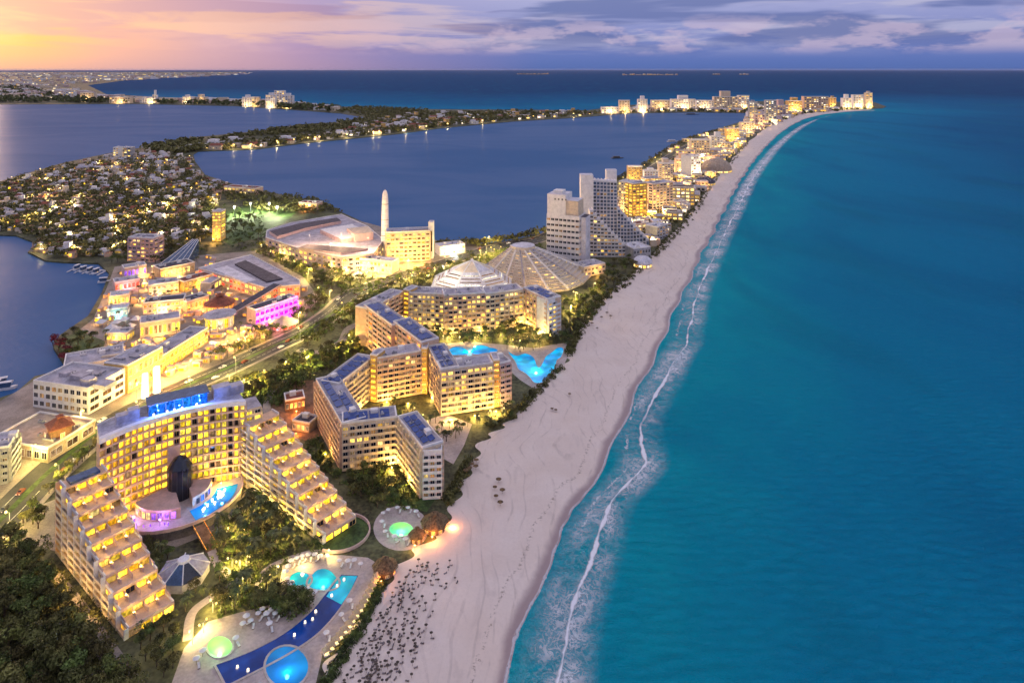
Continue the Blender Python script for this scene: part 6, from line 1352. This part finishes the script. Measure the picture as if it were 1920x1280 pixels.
bo = bpy.data.lights.new('bulb', 'POINT'); bo.energy = 110; bo.color = (1, .7, .2); bo.shadow_soft_size = .2; bo_ = bpy.data.objects.new('bulb', bo); col.objects.link(bo_); bo_.parent = cab; bo_.location = (0, 0, 1.8); remember(cab)
for i in range(15):
    f = i / 14; u = 612 + (706 - 612) * f + 10 * math.sin(f * 3); v = 1228 - (1228 - 1086) * f; p = P2(u, v); place(cab, ST, p.x, p.y, .6 + random.uniform(-.1, .1), .8, 1.54); mark_disc(p.x, p.y, 1.5)

# ================================================================== TREES
def crown_mesh(name, n, rx, rz, leaf, matn, lobes=7, seed=0):
    rg = np.random.default_rng(seed); lc = rg.normal(size=(lobes, 3)) * .42; lc[:, 2] = np.abs(lc[:, 2]) * .8 - .15; lr = rg.uniform(.38, .62, lobes)
    k = rg.integers(0, lobes, n); d = rg.normal(size=(n, 3)); d /= np.linalg.norm(d, axis=1)[:, None]; d[:, 2] = np.where(rg.random(n) < .7, np.abs(d[:, 2]), d[:, 2])
    c = (lc[k] + d * (lr[k] * rg.uniform(.72, 1.05, n))[:, None]) * [rx, rx, rz]
    nn = d + rg.normal(size=(n, 3)) * .55; nn /= np.linalg.norm(nn, axis=1)[:, None]
    a = np.cross(nn, rg.normal(size=(n, 3))); a /= np.linalg.norm(a, axis=1)[:, None]; b_ = np.cross(nn, a); s = rg.uniform(.6, 1.25, n)[:, None] * leaf
    v = np.stack([c - a * s * .9, c - b_ * s * .45 + nn * s * .12, c + a * s * .9, c + b_ * s * .45 + nn * s * .12], 1).reshape(-1, 3)
    v[:, 2] += rz * .35
    me = bpy.data.meshes.new(name); me.from_pydata(v.tolist(), [], np.arange(n * 4).reshape(n, 4).tolist()); me.materials.append(MAT[matn]); me.update(); return me
def trunk_mesh(h, r, seed):
    rg = random.Random(seed); mb = MB(); p = Vector((0, 0, -.4)); q = Vector((rg.uniform(-.2, .2), rg.uniform(-.2, .2), h * .6)); mb.tube(p, q, r, r * .7, 6)
    for i in range(4):
        an = i * 1.57 + rg.uniform(-.4, .4); e = q + Vector((math.cos(an) * h * .3, math.sin(an) * h * .3, h * rg.uniform(.25, .45))); mb.tube(q, e, r * .55, r * .25, 5)
    return mb.mesh('trunk', MAT['bark'])
def tree_proto(name, label, group, n, rx, rz, leaf, matn, th, seed):
    rt = thing(name, label, 'tree', (0, 0, 0), group); obj('trunk', trunk_mesh(th, .22 + rx * .03, seed), rt); obj('crown', crown_mesh('crown', n, rx, rz, leaf, matn, 6 + seed % 4, seed), rt, (0, 0, th)); remember(rt); return rt
def palm_proto(label, group, th, seed):
    rg = random.Random(seed); rt = thing('palm_tree', label, 'tree', (0, 0, 0), group); mb = MB(); p = Vector((0, 0, -.4)); lean = Vector((rg.uniform(-.08, .08), rg.uniform(-.08, .08), 1))
    for k in range(4):
        q = p + lean * (th / 4); mb.tube(p, q, .22 - .03 * k, .19 - .03 * k, 6); p = q; lean = (lean + Vector((rg.uniform(-.05, .05), rg.uniform(-.05, .05), 0))).normalized()
    obj('trunk', mb.mesh('trunk', MAT['bark']), rt); fr = MB(); top = p
    for i in range(15):
        an = i * 2.4 + rg.uniform(-.2, .2); el = rg.uniform(-.1, 1.1); dr = Vector((math.cos(an), math.sin(an), 0)); L = rg.uniform(2.2, 3.1); wd = .42; sd = Vector((-dr.y, dr.x, 0)); pts_ = []
        for k in range(5):
            s = k / 4; pts_.append(top + dr * (L * s * math.cos(el * (1 - s * .4))) + Vector((0, 0, L * (s * math.sin(el) - s * s * .95))))
        for k in range(4):
            w0, w1 = wd * math.sin(math.pi * min(1, .15 + k / 4 * .85)), wd * math.sin(math.pi * min(1, .15 + (k + 1) / 4 * .85)); a, b = pts_[k], pts_[k + 1]; dp = Vector((0, 0, -.16))
            fr.add([a, b, b + sd * w1 + dp, a + sd * w0 + dp], [(0, 1, 2, 3)]); fr.add([a, b, b - sd * w1 + dp, a - sd * w0 + dp], [(3, 2, 1, 0)])
    obj('crown', fr.mesh('crown', MAT['palm']), rt); remember(rt); return rt
def plant(protos, poly, n, r, smin, smax, mk=1.6, z=1.5, where=None):
    k = 0; got = 0; pl = [P2(u, v) for u, v in poly]; xs = [p.x for p in pl]; ys = [p.y for p in pl]
    while got < n and k < n * 60:
        k += 1; x, y = random.uniform(min(xs), max(xs)), random.uniform(min(ys), max(ys))
        if inside(np.array(x), np.array(y), pl) and free(x, y, r):
            s = random.uniform(smin, smax); place(random.choice(protos), ST, x, y, random.uniform(0, 6.28), (s, s, s * random.uniform(.85, 1.15)), z, where); mark_disc(x, y, mk * s); got += 1
    return got
wood_t = [tree_proto('wood_tree', lb, 'trees of the dark wood', 620, 3.4, 2.8, .42, mt, 3.6, sd) for sd, (lb, mt) in enumerate([('dense dark olive tree', 'leaf'), ('spreading brown green tree', 'leaf'), ('tall rounded tree', 'leafg')])]
gard_t = [tree_proto('garden_tree', lb, 'trees in the hotel gardens', 520, 2.7, 2.4, .36, mt, 3.0, 10 + sd) for sd, (lb, mt) in enumerate([('leafy green garden tree', 'leafg'), ('dark rounded garden tree', 'leaf')])]
road_t = [tree_proto('street_tree', lb, 'trees along the boulevard', 340, 3.0, 2.5, .50, mt, 3.4, 20 + sd) for sd, (lb, mt) in enumerate([('bushy yellow green tree', 'leafg'), ('dark leafy tree', 'leaf')])]
palm_g = [palm_proto('palm tree', 'palms round the hotel pools', 6.5, 1), palm_proto('short full headed palm', 'palms round the hotel pools', 5.0, 2)]
palm_p = [palm_proto('tall forecourt palm tree', 'palms of the mall and village', 8.0, 3)]
red_t = [tree_proto('flame_tree', 'red flowering tree', 'red trees on the inlet shore', 260, 2.6, 2.0, .45, 'leafr', 2.6, 31)]
WOOD = [(-60, 1010), (20, 1015), (90, 1055), (150, 1115), (205, 1185), (260, 1265), (300, 1330), (-40, 1330)]
plant(wood_t, WOOD, 120, 2, .8, 1.35, 1.7, where='in the wood beside the stepped wing')
plant(gard_t, [(130, 1075), (210, 1170), (245, 1215), (300, 1330), (270, 1290), (160, 1140)], 16, 1, .6, .95, 1.3, where='along the service path by the stepped wing')
plant(wood_t, [(255, 1205), (330, 1120), (350, 1180), (330, 1240), (310, 1330), (280, 1260)], 16, 2, .6, .95, where='between the stepped wing and the conservatory')
plant(gard_t + palm_g, [(400, 990), (440, 945), (500, 935), (560, 960), (600, 1015), (600, 1040), (520, 1060), (490, 1120), (440, 1150), (400, 1160), (410, 1090), (385, 1030)], 74, 1, .8, 1.35, 1.2, where='in the courtyard garden of the crescent hotel')
plant(gard_t, [(480, 1070), (520, 1110), (590, 1130), (560, 1165), (490, 1150), (460, 1130)], 22, 1, .7, 1.0, 1.1, where='between the freeform pool and the long curved pool')
plant(gard_t + palm_g, [(270, 1020), (310, 1030), (390, 1120), (360, 1160), (290, 1110), (250, 1050)], 16, 1, .6, 1.0, where='round the octagonal conservatory')
plant(wood_t, [(640, 885), (700, 870), (760, 905), (800, 945), (780, 960), (700, 955), (640, 930)], 20, 1, .7, 1.0, 1.4, where='in the grove at the foot of the zigzag hotel')
plant(gard_t + palm_g, [(690, 765), (720, 760), (800, 770), (830, 800), (930, 790), (940, 765), (980, 760), (950, 800), (900, 805), (830, 830), (780, 790), (690, 795)], 38, 1, .6, .95, 1.1, where='in the court between the two zigzag hotels')
plant(palm_g + gard_t, [(770, 610), (830, 620), (1000, 612), (1060, 640), (1040, 650), (1000, 665), (950, 655), (930, 645), (830, 645), (800, 635)], 66, 1, .8, 1.3, 1.2, where='in the garden of the cyan pools')
plant(gard_t, [(1050, 640), (1060, 590), (1110, 560), (1130, 570), (1090, 610), (1070, 660), (1060, 690)], 26, 1, .8, 1.2, 1.3, where='on the dune beside the staggered peach hotel')
plant(gard_t, [(1120, 530), (1150, 495), (1195, 480), (1195, 500), (1150, 540), (1120, 548)], 22, 1, 1.0, 1.5, 1.4, where='on the dune below the pale pavilion')
plant(wood_t + road_t, [(410, 735), (500, 700), (600, 665), (660, 625), (680, 640), (690, 665), (600, 700), (520, 765), (470, 760)], 56, 1, .8, 1.2, 1.5, where='on the wooded slope behind the zigzag hotels')
plant(road_t, [(545, 640), (600, 600), (650, 570), (690, 560), (670, 600), (600, 640), (560, 655)], 22, 1, .8, 1.1, where='on the boulevard verge behind the peach hotel')
plant(road_t + palm_p, [(470, 470), (500, 455), (560, 475), (640, 490), (640, 545), (600, 560), (570, 520)], 46, 1, .9, 1.3, where='between the mall and the hexagonal hall')
plant(road_t + palm_p, [(630, 515), (760, 525), (860, 490), (900, 480), (830, 530), (780, 545), (690, 545), (640, 555)], 44, 1, .9, 1.3, where='in front of the brilliantly lit arcade')
plant(palm_p + road_t, [(395, 700), (470, 655), (560, 615), (615, 570), (598, 548), (545, 598), (470, 638), (385, 682)], 44, 1, .8, 1.2, where='along the boulevard in front of the shopping village')
plant(gard_t, [(105, 640), (140, 625), (190, 640), (185, 665), (140, 688), (120, 670)], 16, 1, .8, 1.1, 1.3, where='on the lawn beside the inlet'); plant(red_t, [(96, 648), (108, 638), (135, 675), (128, 690), (112, 672)], 8, 1, .9, 1.3, 1.2, where='on the inlet shore beside the lawn')
plant(gard_t, [(30, 965), (80, 950), (90, 985), (50, 1000)], 7, 1, .8, 1.1, 1.2, where='in the car park island below the boulevard')
plant(gard_t + road_t, [(190, 480), (210, 500), (290, 495), (380, 482), (400, 470), (360, 460), (345, 470), (300, 470), (230, 470)], 22, 1, 1.0, 1.4, where='on the bank below the pink apartments')
plant(road_t, [(0, 960), (60, 905), (120, 862), (180, 815), (200, 830), (150, 870), (90, 930), (20, 985), (-20, 1000)], 16, 1, .6, .9, where='on the verge below the office block')
plant(road_t + wood_t, [(400, 410), (480, 408), (500, 440), (470, 470), (410, 465)], 18, 1, 1.0, 1.5, where='on the sports field beside the slim yellow tower')

plant(palm_p, [(215, 690), (190, 640), (185, 600), (220, 510), (380, 484), (590, 555), (520, 630), (430, 685), (330, 715)], 46, 1, .6, .95, 1.0, where='in the lanes of the shopping village')
# ---- hedges and thickets that read as one mass
def thicket(name, pts, k, rad_, leaf, matn, hgt=None):
    pts = np.array(pts); n = len(pts) * k; d = rng.normal(size=(n, 3)); d /= np.linalg.norm(d, axis=1)[:, None]; d[:, 2] = np.abs(d[:, 2]); R_ = rad_ * rng.uniform(.6, 1.3, len(pts)).repeat(k)
    c = pts.repeat(k, 0) + d * (R_ * rng.uniform(.6, 1.0, n))[:, None] + [0, 0, 0]
    c[:, 2] += (hgt if hgt is not None else rad_ * .5) * rng.uniform(.5, 1.3, len(pts)).repeat(k)
    nn = d + rng.normal(size=(n, 3)) * .5; nn /= np.linalg.norm(nn, axis=1)[:, None]
    a = np.cross(nn, rng.normal(size=(n, 3))); a /= np.linalg.norm(a, axis=1)[:, None]; b_ = np.cross(nn, a); s = rng.uniform(.6, 1.3, n)[:, None] * leaf
    v = np.stack([c - a * s, c - b_ * s * .7, c + a * s, c + b_ * s * .7], 1).reshape(-1, 3); me = bpy.data.meshes.new(name)
    me.from_pydata(v.tolist(), [], np.arange(n * 4).reshape(n, 4).tolist()); me.materials.append(MAT[matn]); me.update(); tag(obj(name, me), kind='stuff')
def line_pts(uv, n, jit, z=1.5):
    ln = smooth_line([P2(u, v) for u, v in uv]); out = []
    for i in range(n):
        f = i / (n - 1) * (len(ln) - 1.001); p = ln[int(f)].lerp(ln[int(f) + 1], f % 1); out.append((p.x + random.uniform(-jit, jit), p.y + random.uniform(-jit, jit), z))
    return out
thicket('beach_hedge', line_pts([(608, 1290), (640, 1235), (675, 1180), (702, 1125), (716, 1095)], 170, 1.6), 40, 1.3, .3, 'leafg', .3)
thicket('dune_planting', line_pts([(838, 945), (858, 905), (880, 865)], 50, 2) + line_pts([(915, 800), (960, 780), (1000, 742), (1050, 692)], 90, 2.2) + line_pts([(1065, 665), (1092, 612), (1140, 552)], 110, 3.0) + line_pts([(1150, 548), (1205, 500), (1250, 455), (1288, 415), (1318, 372), (1345, 330), (1374, 300), (1400, 270)], 330, 4.5), 34, 2.0, .5, 'leaf', .5)
thicket('wood_undergrowth', scatter(WOOD, 420, 1.5, True, 0), 46, 2.2, .4, 'leaf', .4)
thicket('garden_shrubs', scatter([(400, 990), (440, 945), (500, 935), (600, 1015), (600, 1040), (520, 1060), (490, 1140), (400, 1160), (410, 1090), (385, 1030)], 230, 1.5, True, 0) + scatter([(480, 1070), (520, 1110), (590, 1130), (560, 1165), (490, 1150), (460, 1130)], 60, 1.5, True, 0) + scatter([(640, 885), (700, 870), (800, 945), (780, 960), (640, 930)], 80, 1.5, True, 0) + scatter([(770, 610), (1000, 612), (1060, 640), (930, 648), (800, 635)], 130, 1.5, True, 0), 40, 1.3, .32, 'leafg', .3)
thicket('boulevard_shrubs', scatter([(410, 735), (600, 665), (660, 625), (690, 665), (600, 700), (520, 765)], 240, 1.5, True, 0) + scatter([(470, 470), (560, 475), (640, 490), (640, 545), (570, 520)], 120, 1.5, True, 0) + scatter([(545, 640), (650, 570), (690, 560), (600, 640)], 80, 1.5, True, 0) + scatter([(640, 515), (760, 525), (900, 480), (780, 545), (640, 555)], 130, 1.5, True, 0) + scatter([(190, 480), (290, 495), (400, 470), (360, 455), (230, 465)], 90, 1.5, True, 1), 30, 2.0, .5, 'leafg', .6)
thicket('open_ground_scrub', scatter([(640, 560), (700, 545), (760, 540), (690, 610), (640, 650)], 120, 1.5, True, 1) + scatter([(1050, 560), (1100, 545), (1150, 520), (1120, 590), (1060, 650)], 110, 1.5, True, 1) + scatter([(860, 475), (1010, 452), (1020, 470), (930, 490), (880, 495)], 160, 1.5, True, 1) + scatter([(405, 380), (500, 405), (500, 440), (470, 470), (405, 465)], 140, 1.5, True, 1) + scatter([(600, 790), (640, 890), (620, 900), (560, 850), (590, 820)], 60, 1.5, True, 1), 30, 1.8, .5, 'leafg', .5)
thicket('peninsula_woods', scatter(PEN, 3000, 1.5, True, 0) + scatter([(405, 350), (600, 378), (640, 402), (500, 400), (430, 380)], 260, 1.5, True, 1) + line_pts([(820, 462), (870, 462), (950, 453), (1020, 438)], 110, 7), 15, 4.4, 1.5, 'leaf', 3.0)
thicket('strip_greenery', scatter(STRIP, 520, 1.5, True, 2) + line_pts([(1140, 345), (1190, 322), (1240, 288), (1290, 261), (1350, 243)], 150, 6), 15, 4.2, 1.4, 'leaf', 1.5)
thicket('spit_woods', scatter(SPIT, 1100, 1.2, True, 0) + scatter([(690, 221), (720, 216), (1000, 209), (1000, 213), (740, 224), (640, 246), (500, 255), (380, 266), (500, 246), (620, 233)], 620, 1.2) + scatter([(560, 203), (640, 211), (700, 221), (800, 214), (800, 206), (640, 201), (560, 194)], 420, 1.2) + scatter([(265, 280), (330, 268), (380, 262), (370, 284), (330, 290)], 200, 1.5), 12, 9, 4.0, 'leaf', 4)
thicket('city_shore_woods', scatter([(-300, 192), (0, 193), (250, 194), (440, 198), (640, 212), (560, 200), (250, 191), (110, 184), (60, 163), (-300, 163)], 1300, 1.2), 10, 20, 9, 'leaf', 8)
thicket('point_woods', scatter([(1130, 213), (1300, 210), (1400, 212), (1400, 226), (1440, 236), (1500, 216), (1640, 203), (1500, 206), (1300, 203)], 420, 1.2), 10, 9, 4.5, 'leaf', 3)
for o_ in list(bpy.data.objects):
    if o_.parent is None and o_.name.split('.')[0] in ('house', 'spit_house', 'strip_villa'):
        ph = near_phrase(o_.location.x, o_.location.y); o_['label'] = ' '.join((o_['label'].split(' on the ')[0] + ' ' + ph).split()[:16])
# ================================================================== HAZE: pale evening air over the whole place
m = bpy.data.materials.new('haze'); m.use_nodes = True; t = NT(m.node_tree); t.n.clear()
o = t.new('ShaderNodeOutputMaterial'); pv = t.new('ShaderNodeVolumePrincipled'); t.l.new(pv.outputs[0], o.inputs['Volume'])
pv.inputs['Color'].default_value = (.45, .52, .78, 1); pv.inputs['Density'].default_value = 0.45e-5; pv.inputs['Anisotropy'].default_value = .2
setting('haze', MB().box(-122000, 122000, -4000, 122000, -4, 205), m, 'stuff')
